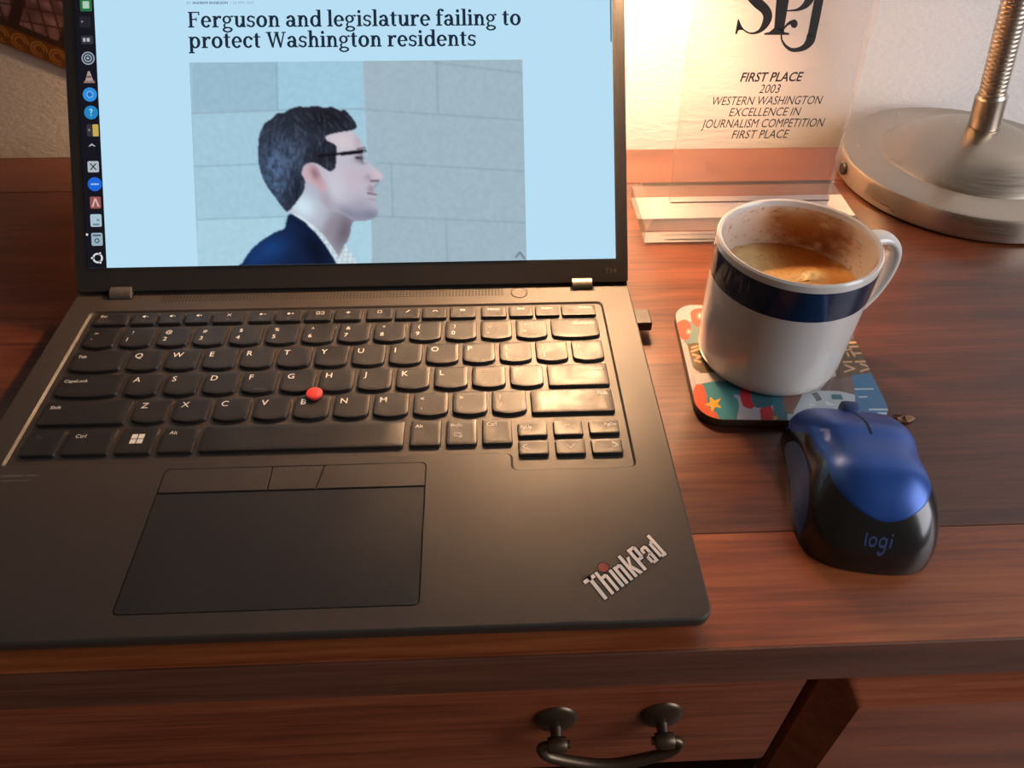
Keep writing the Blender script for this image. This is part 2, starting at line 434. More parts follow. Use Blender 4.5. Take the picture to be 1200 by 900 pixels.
def drawer(x0, x1, z0, z1, yb, yf, chx, chz, r=6):
    """raised drawer front with sloping edges"""
    m_ = MB()
    def rr(d, e, y, rad): return [(p[0], y, p[1]) for p in rrect(x0+d, x1-d, z0+d, z1-e, rad, 0, 4)]
    m_.rings([rr(0, 0, yb, r), rr(0, 0, yb-(yb-yf)*.3, r), rr(chx, chz, yf, max(r*.5, 1))])
    return m_.build('drawer', M['wood_drawer'], desk)
def bail_pull(dr, cx, cz, yf, half=25.2):
    for sx in (-1, 1):
        m_ = MB(); R = []; hx_ = cx+sx*half
        for k in range(9):
            a = math.pi/2*k/8; d = max(math.cos(a), .03)
            R.append([(hx_ + 10.5*d*math.cos(2*math.pi*i/28), yf - 3.6*math.sin(a), cz + 12.5*d*math.sin(2*math.pi*i/28)) for i in range(28)])
        m_.rings(R); m_.build('rosette', M['brass'], dr, smooth=True)
        m_ = MB(); m_.tube([(hx_, yf-2.5, cz-3), (hx_, yf-6, cz-4), (hx_, yf-10, cz-4)], [3.0, 2.8, 3.0], 14)
        m_.tube([(hx_-4.4, yf-10.5, cz-4), (hx_-1, yf-10.5, cz-4), (hx_+1, yf-10.5, cz-4), (hx_+4.4, yf-10.5, cz-4)], [3.4, 4.0, 4.0, 3.4], 16)
        m_.build('post', M['brass'], dr, smooth=True, bevel=.4)
    pts = catmull([(cx-half+6, yf-10.5, cz-4), (cx-half-4, yf-10.5, cz-4), (cx-half-7.5, yf-11, cz-7), (cx-half-3, yf-12, cz-14), (cx-half*.5, yf-13, cz-20.5),
                   (cx, yf-13.5, cz-22.5), (cx+half*.5, yf-13, cz-20.5), (cx+half+3, yf-12, cz-14), (cx+half+7.5, yf-11, cz-7), (cx+half+4, yf-10.5, cz-4), (cx+half-6, yf-10.5, cz-4)], 6, False)
    n_ = len(pts); rad = [1.9 + 1.1*math.sin(math.pi*k/(n_-1))**2 for k in range(n_)]
    m_ = MB(); m_.tube([tuple(p) for p in pts], rad, 14); m_.build('bail_handle', M['brass'], dr, smooth=True)
d1 = drawer(-156, 357, -163, -46, -146, -158, 4, 4)
bail_pull(d1, 266, -100.5, -158); bail_pull(d1, -66, -100.5, -158)
d2 = drawer(363, DX1-45, -206, -49, -148, -166, 15, 34, 4)
bail_pull(d2, 540, -126, -166)
for z0 in (-372, -538, -704):
    dd = drawer(363, DX1-45, z0, z0+157, -148, -166, 15, 34, 4); bail_pull(dd, 540, z0+80, -166)
for z0 in (-206, -372, -538, -704):
    dd = drawer(DX0+45, -174, z0, z0+157, -148, -166, 15, 34, 4); bail_pull(dd, -300, z0+80, -166)

# ================================================================== LAPTOP
LX0, LX1, LY0, LY1 = -19.0, 295.8, -166.2, 61.0
lap = thing('laptop', V(138, -52, DT), 'open black laptop with a red pointing stick and a lit news page', 'laptop')
# --- base shell with keyboard well and touchpad recess
def well_outline(o, z):
    x0, x1, yt, yb, yn, xn = -4.6-o, 277.6+o, 32.2+o, -78.6-o, -89.0-o, 223.0-o
    out = []
    def corner(cx, cy, a0, a1, r, n=5):
        for k in range(n+1):
            a = math.radians(a0+(a1-a0)*k/n); out.append((cx+r*math.cos(a), cy+r*math.sin(a), z))
    r = 3.0
    corner(x0+1.5, yb+1.5, 180, 270, 1.5); corner(xn-r, yb-r, 90, 0, r); corner(xn+r, yn+r, 180, 270, r)
    corner(x1-r, yn+r, 270, 360, r); corner(x1-r, yt-r, 0, 90, r); corner(x0+r, yt-r, 90, 180, r)
    return out
TPX0, TPX1, TPY0, TPY1 = 68.0, 184.2, -156.0, -83.6
tp_out = rrect(TPX0, TPX1, TPY0, TPY1, 2.5, 0, 4)
bm = bmesh.new()
def loop(pts):
    vs = [bm.verts.new((p[0]*.001, p[1]*.001, p[2]*.001+ZOFF)) for p in pts]
    es = [bm.edges.new((vs[i], vs[(i+1) % len(vs)])) for i in range(len(vs))]
    return vs, es
def bridge(a, b):
    n_ = len(a)
    for i in range(n_): bm.faces.new((a[i], a[(i+1) % n_], b[(i+1) % n_], b[i]))
o1, e1 = loop(rrect(LX0+1.0, LX1-1.0, LY0+1.0, LY1-1, [5,5,5,5], 0, 6))
w1, e2 = loop(well_outline(1.0, 0)); t1, e3 = loop(tp_out)
bmesh.ops.triangle_fill(bm, use_beauty=True, edges=e1+e2+e3)
o2, _ = loop(rrect(LX0+.3, LX1-.3, LY0+.3, LY1-.3, [5.5]*4, -.35, 6))
o3, _ = loop(rrect(LX0, LX1, LY0, LY1, [6]*4, -1.3, 6))
o4, _ = loop(rrect(LX0+.2, LX1-.2, LY0+.6, LY1, [6]*4, -5.5, 6))
o5, _ = loop(rrect(LX0+3, LX1-3, LY0+8, LY1-3, [6]*4, -12.5, 6))
bridge(o1, o2); bridge(o2, o3); bridge(o3, o4); bridge(o4, o5); bm.faces.new(list(reversed(o5)))
w2, _ = loop(well_outline(0.0, -1.0)); bridge(w1, w2); bm.faces.new(w2)
t2, _ = loop([(p[0], p[1], -1.0) for p in tp_out]); bridge(t1, t2); bm.faces.new(t2)
bmesh.ops.recalc_face_normals(bm, faces=bm.faces)
me = bpy.data.meshes.new('base_shell'); bm.to_mesh(me); bm.free()
base = link('base_shell', me, M['deck'], lap)
for x in (20, 258):
    for y in (-150, 42):
        mb = MB(); mb.box(x-20, x+20, y, y+10, DT, -12.4); mb.build('rubber_foot', M['groove'], lap, bevel=.4)
# --- touchpad and its three buttons
def plate(name, out, z1, mat, z0=-1.0, bv=.2, parent=lap):
    m_ = MB(); m_.rings([[(x, y, z0) for x, y in out], [(x, y, z1-.15) for x, y in out]], False, False)
    cx = sum(p[0] for p in out)/len(out); cy = sum(p[1] for p in out)/len(out)
    ins = []
    for x, y in out:
        d = math.hypot(x-cx, y-cy); ins.append((x-(x-cx)/d*.18, y-(y-cy)/d*.18, z1))
    b_ = len(m_.v); n_ = len(out); m_.v += ins
    for i in range(n_):
        j = (i+1) % n_; m_.f.append((n_+i, n_+j, b_+j, b_+i))
    m_.f.append(tuple(range(b_, b_+n_)))
    return m_.build(name, mat, parent)
g = .45
plate('touchpad', [(p[0], p[1]) for p in rrect(TPX0+g, TPX1-g, TPY0+g, -97.9, [2.2, 2.2, .3, .3], 0, 4)], -.12, M['pad'])
plate('touchpad_button', [(p[0], p[1]) for p in rrect(TPX0+g, 115.1, -97.1, TPY1-g, [.3, .3, .3, 2.2], 0, 3)], .12, M['deck'])
plate('touchpad_button', [(115.7, -97.1), (136.1, -97.1), (138.1, TPY1-g), (115.7, TPY1-g)], .12, M['deck'])
plate('touchpad_button', [(136.8, -97.1), (TPX1-g, -97.1), (TPX1-g, TPY1-g-2), (TPX1-g-.6, TPY1-g-.6), (TPX1-g-2, TPY1-g), (138.8, TPY1-g)], .12, M['deck'])
mb = MB(); mb.poly([(TPX0, TPY0, -.9), (TPX1, TPY0, -.9), (TPX1, TPY1, -.9), (TPX0, TPY1, -.9)]); mb.build('touchpad_groove', M['groove'], lap)
mb = MB()
for k in range(7):
    mb.box(119+k*2.6, 119.7+k*2.6, -86.4, -85.9, .12, .22)
mb.build('button_dots', M['legend_dim'], lap)

# --- keys
KH = 1.8            # cap height
KZ = -.95
def key_outline(wd, ht, smile, off=0.0):
    """key outline, origin at its lower left corner"""
    rt, rb = 1.0, (2.4 if smile else 1.2)
    out = []
    def cor(cx, cy, a0, r, n=4):
        for k in range(n+1):
            a = math.radians(a0+90*k/n); out.append((cx+r*math.cos(a), cy+r*math.sin(a)))
    x0, x1, y0, y1 = off, wd-off, off, ht-off
    cor(x0+rb, y0+rb+(1.1 if smile else 0), 180, rb)
    if smile:
        for k in range(1, 8):
            t = k/8; x = x0+rb+(x1-x0-2*rb)*t
            out.append((x, y0+1.1-1.1*4*t*(1-t)))
    cor(x1-rb, y0+rb+(1.1 if smile else 0), 270, rb); cor(x1-rt, y1-rt, 0, rt); cor(x0+rt, y1-rt, 90, rt)
    return out
_km = {}
def key_mesh(wd, ht, smile):
    k = (round(wd, 2), round(ht, 2), smile)
    if k not in _km:
        m_ = MB()
        R = [[(x, y, z) for x, y in key_outline(wd, ht, smile, o)] for o, z in ((0, 0), (.2, KH-.35), (.32, KH-.1), (.6, KH))]
        m_.rings(R, False, False)
        cx, cy = wd/2, ht/2
        # dished top
        top = R[-1]; b_ = len(m_.v); n_ = len(top)
        m_.v += [(cx+(x-cx)*.75, cy+(y-cy)*.72, KH-.14) for x, y, z in top]
        o_ = b_-n_
        for i in range(n_):
            j = (i+1) % n_; m_.f.append((o_+i, o_+j, b_+j, b_+i))
        m_.f.append(tuple(range(b_, b_+n_)))
        me_ = bpy.data.meshes.new('key')
        me_.from_pydata([(a*.001, b*.001, c*.001) for a, b, c in m_.v], [], m_.f); me_.update()
        me_.polygons.foreach_set('use_smooth', [True]*len(me_.polygons))
        try: me_.set_sharp_from_angle(angle=math.radians(35))
        except Exception: pass
        me_.materials.append(M['key']); _km[k] = me_
    return _km[k]
def legend(key, items, mwk):
    """items: (text or polygons, x, y, cap height, align, material, bold)"""
    by = {}
    for it in items:
        by.setdefault(it[5], []).append(it)
    for mt, its in by.items():
        m_ = MB()
        for (s, x, y, h, al, _, bold) in its:
            if callable(s):
                for P in s(): m_.poly([(x+a*h, y+b*h, KH+.03) for a, b in P])
                continue
            wd = text_w(s, bold)*h
            x0 = x if al == 'l' else (x-wd if al == 'r' else x-wd/2)
            text_fit(m_, s, lambda a, b: (a, b, KH+.03), x0, x0+wd, y, y+h, bold=bold)
        me_ = bpy.data.meshes.new('legend'); me_.from_pydata([(a*.001, b*.001, c*.001) for a, b, c in m_.v], [], m_.f); me_.update()
        link('legend', me_, M[mt], key, mwk)
def key(x, y, wd, ht, smile, items=()):
    mwk = Matrix.Translation(V(x, y, KZ))
    k = link('key', key_mesh(wd, ht, smile), None, lap, mwk)
    if items: legend(k, items, mwk)
    return k
U = 19.05; KW = 16.9; S_ = 18.66; K0 = 1.0      # pitch, cap width, row pitch, base offset
L, D_ = 'legend', 'legend_dim'
BO = .006
XR = 273.8
def row_y(r): return K0 - r*S_
# number row
KHt = 16.2
for i, (a, b) in enumerate(['~`', '!1', '@2', '#3', '$4', '%5', '^6', '&7', '*8', '(9', ')0', '_-', '+=']):
    key(i*U, row_y(0), KW, KHt, True, [(a, 5.0, 10.6, 2.5, 'c', L, BO), (b, 3.4, 4.6, 2.9, 'l', L, BO)])
key(13*U, row_y(0), XR-13*U, KHt, True, [('Backspace', XR-13*U-2.2, 11.0, 2.0, 'r', L, .02)])
key(0, row_y(1), 1.5*U-2.2, KHt, True, [('Tab', 2.2, 10.4, 2.0, 'l', L, BO)])
for i, a in enumerate('QWERTYUIOP'):
    key((1.5+i)*U, row_y(1), KW, KHt, True, [(a, 2.6, 9.6, 3.5, 'l', L, BO)])
for i, (a, b) in enumerate(['{[', '}]']):
    key((11.5+i)*U, row_y(1), KW, KHt, True, [(a, 4.0, 10.2, 3.0, 'c', L, BO), (b, 4.0, 4.4, 3.0, 'c', L, BO)])
key(13.5*U, row_y(1), XR-13.5*U, KHt, True, [('|', 4.0, 10.2, 2.8, 'c', L, BO), ('\\', 4.4, 4.4, 2.8, 'c', L, BO)])
key(0, row_y(2), 1.75*U-2.2, KHt, True, [('CapsLock', 2.2, 10.6, 2.0, 'l', L, BO)])
for i, a in enumerate('ASDFGHJKL'):
    it = [(a, 2.8, 9.8, 3.5, 'l', L, BO)]
    if a in 'FJ': it.append((lambda: [[(-.5, 0), (.5, 0), (.5, .08), (-.5, .08)]], KW/2, 2.6, 4.2, 'c', D_, 0))
    key((1.75+i)*U, row_y(2), KW, KHt, True, it)
key(10.75*U, row_y(2), KW, KHt, True, [(':', 4.2, 10.2, 2.4, 'c', L, BO), (';', 4.2, 4.6, 2.4, 'c', L, BO)])
key(11.75*U, row_y(2), KW, KHt, True, [('"', 4.2, 10.2, 2.6, 'c', L, BO), ("'", 4.2, 5.0, 2.6, 'c', L, BO)])
key(12.75*U, row_y(2), XR-12.75*U, KHt, False, [('Enter', XR-12.75*U-2.2, 11.0, 2.0, 'r', L, .02)])
key(0, row_y(3), 2.25*U-2.2, KHt, False, [('Shift', 2.6, 10.6, 2.0, 'l', L, BO)])
for i, a in enumerate('ZXCVBNM'):
    key((2.25+i)*U, row_y(3), KW, KHt, True, [(a, 2.8, 9.8, 3.5, 'l', L, BO)])
for i, (a, b) in enumerate(['<,', '>.', '?/']):
    key((9.25+i)*U, row_y(3), KW, KHt, True, [(a, 4.2, 10.4, 2.6, 'c', L, BO), (b, 4.2, 4.8, 2.6, 'c', L, BO)])
key(12.25*U, row_y(3), XR-12.25*U, KHt, False, [('Shift', XR-12.25*U-2.2, 11.6, 2.0, 'r', L, .02)])
yb = row_y(4)-.6
def winlogo(): return [[(a, b), (a+.46, b), (a+.46, b+.46), (a, b+.46)] for a in (0, .54) for b in (0, .54)]
def snip(): return [[(0,0),(.12,0),(.12,.7),(0,.7)],[(0,.58),(1,.58),(1,.7),(0,.7)],[(.88,.2),(1,.2),(1,.7),(.88,.7)],[(0,0),(.6,0),(.6,.12),(0,.12)],[(.7,.0),(1.2,-.3),(1.25,-.2),(.75,.1)],[(.7,-.2),(.78,-.28),(1.25,.1),(1.2,.2)]]
key(0, yb, 15.9, KHt, False, [('Fn', 4.0, 10.4, 2.0, 'l', D_, BO)])
key(18.2, yb, 21.4, KHt, False, [('Ctrl', 3.4, 10.4, 2.1, 'l', L, BO)])
key(42.2, yb, 16.4, KHt, False, [(winlogo, 5.2, 6.0, 5.8, 'l', L, 0)])
key(61.2, yb, 16.4, KHt, False, [('Alt', 3.0, 11.2, 2.0, 'l', L, BO)])
key(79.9, yb, 93.2, KHt, False)
key(175.8, yb, 14.4, KHt, False, [('Alt', 2.2, 11.4, 2.0, 'l', L, BO)])
key(192.6, yb, 14.4, KHt, False, [('PrtSc', 2.0, 11.4, 1.9, 'l', L, BO), (snip, 3.6, 5.2, 3.2, 'l', L, 0)])
key(209.4, yb, 14.0, KHt, False, [('Ctrl', 2.2, 11.4, 2.0, 'l', L, BO)])
def chev(d):
    P = {'l': [(.7,1),(0,.5),(.7,0)], 'r': [(0,1),(.7,.5),(0,0)], 'u': [(0,0),(.5,.7),(1,0)], 'd': [(0,.7),(.5,0),(1,.7)]}[d]
    def f():
        out = []
        for a, b in ((P[0], P[1]), (P[1], P[2])):
            dx, dy = b[0]-a[0], b[1]-a[1]; l = math.hypot(dx, dy); nx, ny = -dy/l*.07, dx/l*.07
            out.append([(a[0]-nx, a[1]-ny), (b[0]-nx, b[1]-ny), (b[0]+nx, b[1]+ny), (a[0]+nx, a[1]+ny)])
        return out
    return f
key(226.0, -70.0, 14.0, 9.0, False, [('PgUp', 1.4, 5.0, 1.8, 'l', L, 0)])
key(242.8, -70.0, 14.0, 9.6, False, [(chev('u'), 5.2, 4.2, 3.6, 'l', L, 0)])
key(259.6, -69.6, 14.4, 9.0, False, [('PgDn', 13.0, 5.0, 1.8, 'r', L, 0)])
key(225.8, -81.6, 14.0, 9.0, False, [(chev('l'), 1.8, 3.0, 3.6, 'l', L, 0)])
key(242.8, -81.8, 14.0, 9.4, False, [(chev('d'), 5.2, 3.4, 3.6, 'l', L, 0)])
key(259.4, -82.0, 14.4, 9.2, False, [(chev('r'), 9.8, 3.4, 3.6, 'l', L, 0)])
# function row
def spk(extra):
    def f():
        P = [[(0,.3),(.25,.3),(.25,.7),(0,.7)], [(.25,.3),(.6,0),(.6,1),(.25,.7)]]
        if extra in '-+x': P.append([(.75,.42),(1.25,.42),(1.25,.58),(.75,.58)])
        if extra == '+': P.append([(.92,.25),(1.08,.25),(1.08,.75),(.92,.75)])
        return P
    return f
def sun(extra):
    def f():
        P = [[(.35+.35*math.cos(k*math.pi/4), .5+.35*math.sin(k*math.pi/4)) for k in range(8)]]
        P.append([(.95,.42),(1.5,.42),(1.5,.58),(.95,.58)])
        if extra == '+': P.append([(1.15,.2),(1.3,.2),(1.3,.8),(1.15,.8)])
        return P
    return f
def cross(): return [[(0,.1),(.1,0),(1,.9),(.9,1)], [(0,.9),(.9,0),(1,.1),(.1,1)]]
def rects2(): return [[(0,0),(.8,0),(.8,.2),(0,.2)],[(0,.8),(.8,.8),(.8,1),(0,1)],[(0,0),(.15,0),(.15,1),(0,1)],[(.65,0),(.8,0),(.8,1),(.65,1)],[(1,0),(1.8,0),(1.8,.2),(1,.2)],[(1,.8),(1.8,.8),(1.8,1),(1,1)],[(1.65,0),(1.8,0),(1.8,1),(1.65,1)]]
def plane_ic(): return [[(.45,0),(.6,0),(.6,1),(.45,1)],[(0,.4),(1.05,.4),(1.05,.6),(0,.6)],[(.3,.2),(.75,.2),(.75,.32),(.3,.32)]]
def box_ic(): return [[(0,0),(1,0),(1,.15),(0,.15)],[(0,.85),(1,.85),(1,1),(0,1)],[(0,0),(.15,0),(.15,1),(0,1)],[(.85,0),(1,0),(1,1),(.85,1)]]
def phone1(): return [[(0,.1),(.4,.1),(.9,.6),(.6,.6)],[(.6,.5),(1.1,.8),(1,1),(.6,.8)]]
def phone2(): return [[(0,.2),(.3,.6),(1,.6),(1.3,.2),(1.1,.1),(.9,.4),(.4,.4),(.2,.1)]]
def dots_ic(): return [[(0,.2),(.5,.2),(.5,.45),(0,.45)],[(.6,.2),(1.1,.2),(1.1,.45),(.6,.45)],[(0,.6),(1.1,.6),(1.1,.85),(0,.85)]]
fy = 20.2; FH = 9.6
fn = [(-.6, 18.6, 'Esc'), (19.4, 13.6, spk('x')), (34.2, 13.2, spk('-')), (48.6, 13.4, spk('+')), (63.4, 17.0, cross), (82.9, 13.2, sun('-')), (97.3, 14.6, sun('+')), (113.2, 14.6, rects2),
      (129.2, 15.0, plane_ic), (146.9, 14.4, box_ic), (162.6, 13.6, phone1), (177.4, 13.8, phone2), (192.6, 14.4, dots_ic), (209.9, 14.2, 'Home'), (225.4, 13.4, 'End'), (240.0, 13.4, 'Insert'), (254.6, XR-254.6, 'Delete')]
for i, (x, wd, s) in enumerate(fn):
    if i == 0: it = [('Esc', 3.0, 6.2, 1.9, 'l', L, BO), ('FnLock', 2.6, 2.2, 1.6, 'l', D_, 0)]
    elif i <= 12: it = [(s, wd/2-1.3, 5.2, 2.4, 'l', L, 0), ('F%d' % i, wd/2, 1.8, 1.5, 'c', D_, 0)]
    else: it = [(s, wd-2.0 if i == 16 else wd/2, 5.8, 1.8, 'r' if i == 16 else 'c', L, .02)]
    key(x, fy, wd, FH, False, it)
# pointing stick
mb = MB(); mb.lathe([(3.0, 0), (3.0, 2.2), (3.9, 2.4), (4.1, 3.2), (3.8, 3.9), (2.6, 4.35), (.2, 4.45)], (127.8, -39.4, KZ), 28); mb.build('pointing_stick', M['red'], lap, smooth=True)
# --- speaker grille, power button, hinges
mb = MB()
for r in range(4):
    for c in range(103):
        x = 31 + c*1.875 + (0.0 if r % 2 else .0); y = 41.3 + r*1.75
        mb.poly([(x+.68*math.cos(k*math.pi/3), y+.68*math.sin(k*math.pi/3), .06) for k in range(6)])
tag(mb.build('speaker_grille', M['groove'], lap), kind='stuff')
mb = MB(); R = [[(232+r*math.cos(2*math.pi*k/40), 42.6+r*math.sin(2*math.pi*k/40), z) for k in range(40)] for r, z in ((4.9, .02), (4.9, .07), (4.45, .07), (4.45, .02))]
mb.rings(R, False, False); mb.build('power_button_groove', M['groove'], lap)
mb = MB(); mb.lathe([(4.45, -.2), (4.45, .1), (4.2, .22), (.1, .2)], (232, 42.6, 0), 40); mb.build('power_button', M['deck'], lap)
for hx in (0.3, 262.0):
    mb = MB(); mb.box(hx-.5, hx+13.5, 43.6, 58, -.4, .08); mb.build('hinge_slot', M['groove'], lap)
    mb = MB(); R = []
    for x in (hx+.6, hx+12.4):
        R.append([(x, 49.2+4.9*math.cos(a), 0 + 4.2*math.sin(a)) for a in [math.pi*k/14 for k in range(15)]] )
    mb.rings(R); mb.build('hinge', M['hinge'], lap, bevel=.3)
# --- palm-rest lettering
TA = np.array(onz(670+405/10, 620+820/10, 0)); TB = np.array(onz(670+1105/10, 620+305/10, 0)); TC = np.array(onz(670+200/10, 620+565/10, 0))
E1 = (TB-TA)/869.; E2 = (TC-TA)/320.
def tp(x, y, z): p = TA + E1*x + E2*y; return (p[0], p[1], z)
def logo_parts():
    P = []
    def r(x0, x1, y0, y1): P.append([(x0,y0),(x1,y0),(x1,y1),(x0,y1)])
    r(-82, 62, 276, 320); r(-23, 19, 0, 320)
    r(76, 112, 0, 320); r(148, 184, 0, 215); P.append([(112,200),(112,238),(160,245),(184,215),(148,205)])
    r(220, 258, 0, 245)
    r(279, 316, 0, 245); r(347, 384, 0, 215); P.append([(316,200),(316,238),(360,245),(384,215),(347,205)])
    r(410, 448, 0, 320); P.append([(448,105),(482,0),(524,0),(468,150)]); P.append([(448,95),(448,145),(482,245),(520,245)])
    r(544, 582, 0, 320); r(582, 640, 282, 320); r(582, 640, 128, 166); r(614, 652, 150, 300)
    r(668, 704, 25, 115); P.append([(668,105),(704,105),(745,120),(745,155)]); r(725, 760, 0, 215); P.append([(668,165),(700,165),(700,205),(730,208),(760,215),(745,245),(690,245),(668,220)]); r(690, 735, 0, 36)
    r(795, 831, 20, 225); r(820, 850, 0, 38); r(820, 850, 207, 245); r(846, 884, 0, 320)
    return P
LP = logo_parts()
mb = MB()
for P in LP:
    cx = sum(p[0] for p in P)/len(P); cy = sum(p[1] for p in P)/len(P)
    mb.poly([tp(a+(14 if a > cx else -14), b+(14 if b > cy else -14), .05) for a, b in P])
mb.build('logo_recess', M['groove'], lap)
mb = MB()
for P in LP:
    n_ = len(P); mb.rings([[tp(a, b, .05) for a, b in P], [tp(a, b, .16) for a, b in P]], False, True)
lo = mb.build('logo_lettering', M['silver'], lap); lo['label'] = 'silver lettering set diagonally in the palm rest'
mb = MB(); c = onz(670+37, 620+45, 0)
mb.lathe([(2.1, .05), (2.1, .12), (.1, .14)], (c[0], c[1], 0), 24); mb.build('logo_dot', M['dotred'], lap)
mb = MB(); mb.lathe([(2.6, .02), (2.6, .055), (.1, .06)], (c[0], c[1], 0), 24); mb.build('logo_dot_recess', M['groove'], lap)
mb = MB()
mb.box(-3.2, 6.8, -85.6, -84.7, .02, .05); mb.box(7.6, 13.6, -85.5, -84.9, .02, .05); mb.box(-1.6, 11, -88.2, -87.8, .02, .05)
mb.build('palm_rest_print', M['legend_dim'], lap)

# --- lid and screen
TILT = math.radians(40.2)
LO = np.array([0, 48.4, 2.0]); EV = np.array([0, math.sin(TILT), math.cos(TILT)]); EN = np.array([0, -math.cos(TILT), math.sin(TILT)])
def lidp(u, v, off=0): p = LO + EV*v + EN*off; return (u, p[1], p[2])
def uv(px, py): p = onplane(px, py, LO, EN); return float(p[0]), float((p-LO) @ EV)
LIDX0, LIDX1, LIDH = -18.2, 295.6, 214.0
mb = MB()
R = []
for ins, off in ((.8, -5.6), (0, -5.0), (0, -.6), (.5, 0)):
    R.append([lidp(p[0], p[1], off) for p in rrect(LIDX0+ins, LIDX1-ins, ins, LIDH-ins, [2, 2, 7, 7], 0, 5)])
mb.rings(R); mb.build('lid', M['lid'], lap)
SX0, SV0 = uv(103, 314); SX1, SV1 = uv(721.5, 303.3)
SVB = (SV0+SV1)/2
SVT = SVB+188.0
print('screen', SX0, SX1, SV0, SV1)
mb = MB(); mb.box(SX0-2, SX1+2, SVB-2, SVT+2, 0, .06)
mb.v = [lidp(a, b, c) for a, b, c in mb.v]; mb.build('screen_border', M['groove'], lap)
screen = None
mb = MB(); mb.poly([lidp(a, b, .12) for a, b in ((SX0, SVB), (SX1, SVB), (SX1, SVT), (SX0, SVT))])
screen = mb.build('screen', emit('screen_page_light', (184, 222, 243)), lap)
DK1 = uv(125.3, 313)[0]
mb = MB(); mb.poly([lidp(a, b, .20) for a, b in ((SX0, SVB), (DK1, SVB), (DK1, SVT), (SX0, SVT))]); mb.build('dock_bar', emit('screen_dock_dark', (24, 22, 30)), screen)
# headline
ink_scr = emit('screen_headline_ink', (28, 42, 60))
hu0, hv0 = uv(220.5, 35.0); hu1, hv1 = uv(611, 27.2); cvh = uv(225, 15.5)[1]
mb = MB(); serif_line(mb, 'Ferguson and legislature failing to', lambda a, b: lidp(a, b, .2), hu0, hu1, (hv0+hv1)/2, (hv0+hv1)/2+8.6); mb.build('headline', ink_scr, screen)
h2u0, h2v0 = uv(221, 58.6); h2u1, h2v1 = uv(558.5, 52.0)
mb = MB(); serif_line(mb, 'protect Washington residents', lambda a, b: lidp(a, b, .2), h2u0, h2u1, (h2v0+h2v1)/2, (h2v0+h2v1)/2+8.6); mb.build('headline', ink_scr, screen)
print('head', hv0, hv1, h2v0, h2v1, hu0, hu1)
bu0, bv0 = uv(219, 5.0)
mb = MB(); text_fit(mb, 'BY', lambda a, b: lidp(a, b, .2), bu0, bu0+2.2, bv0, bv0+1.3); mb.build('byline', emit('screen_byline_pale', (130, 155, 180)), screen)
mb = MB(); text_fit(mb, 'ANDREW ENGELSON', lambda a, b: lidp(a, b, .2), bu0+3, bu0+22.5, bv0, bv0+1.3, bold=.02); mb.build('byline', emit('screen_byline_ink', (75, 95, 120)), screen)
mb = MB(); text_fit(mb, '/ 24 APR 2025', lambda a, b: lidp(a, b, .2), bu0+24, bu0+37, bv0, bv0+1.3); mb.build('byline', emit('screen_byline_grey', (140, 165, 188)), screen)
su, sv = uv(716.3, 49)
mb = MB(); mb.poly([lidp(a, b, .2) for a, b in ((su-.5, sv), (su+.4, sv), (su+.4, SVT), (su-.5, SVT))]); mb.build('scroll_bar', emit('screen_scroll_grey', (90, 125, 150)), screen)

# article photograph shown on the screen
NX, NY = 400, 250
PU0 = uv(232, 309)[0]; PU1 = uv(617, 304)[0]; PVT = .5*(uv(223, 74.5)[1]+uv(612, 69)[1]); PVB = SVB
us = np.linspace(PU0, PU1, NX); vs = np.linspace(PVT, PVB, NY)
UU, VV = np.meshgrid(us, vs)
P3 = LO[None, None] + UU[..., None]*np.array([1., 0, 0]) + VV[..., None]*EV + EN*.3
d = P3-CAM; dep = d @ FWD; PXX = 600+900*(d @ RGT)/dep; PYY = 450-900*(d @ UPV)/dep
cv = Canvas(PXX, PYY, (160, 193, 209))
def B2(x, y): return (200+x/2.727, y/2.727)
def A2(x, y): return (270+x/4.2857, 110+y/4.2857)
cv.fill([B2(*p) for p in [(612,180),(1160,180),(1160,900),(640,900)]], (160, 182, 194))
for P in ([(70,355),(612,345),(612,200),(70,200)],): cv.fill([B2(*p) for p in P], (152, 187, 205))
cv.fill([B2(*p) for p in [(340,195),(612,190),(612,345),(345,355)]], (160, 200, 220))
cv.fill([B2(*p) for p in [(70,365),(620,350),(640,690),(85,700)]], (163, 200, 217))
cv.fill([B2(*p) for p in [(85,700),(640,690),(645,900),(85,900)]], (170, 208, 224))
ml = (122, 150, 166)
for a, b in (((60,362),(340,352)), ((340,352),(615,348)), ((75,532),(300,524)), ((85,702),(380,692)), ((338,195),(342,350)),
             ((615,350),(1140,385)), ((850,196),(855,365)), ((840,200),(1140,235)), ((660,520),(1140,548)), ((705,530),(710,690)), ((640,690),(1140,712)), ((880,705),(885,860)), ((365,700),(368,760))):
    cv.line(B2(*a), B2(*b), .9, ml, .75, 1.6)
cv.line(B2(613,195), B2(640,860), 1.2, (180, 212, 228), .5, 3)
cv.line(B2(1103,822), B2(1116,806), 1.3, (70,85,105), .9); cv.line(B2(1116,806), B2(1132,828), 1.3, (70,85,105), .9)
cv.C += ((vnoise((NY, NX), (60, 95), 3)-.5)*7)[..., None]
SKIN = (190, 186, 200)
neck = [A2(*p) for p in [(290,580),(364,492),(372,430),(470,470),(620,600),(608,660),(600,705),(585,745),(560,785),(545,860),(400,860),(330,640)]]
mk = cv.fill(neck, (176, 178, 194), 4)
cv.blob(*A2(365,565), 20, 14, (208, 230, 242), .95, mk, 40)
cv.blob(*A2(570,690), 15, 28, (96, 86, 98), .85, mk, 15); cv.blob(*A2(500,670), 11, 24, (138, 128, 140), .7, mk, 25); cv.blob(*A2(440,640), 8, 20, (182, 186, 200), .6, mk, 30)
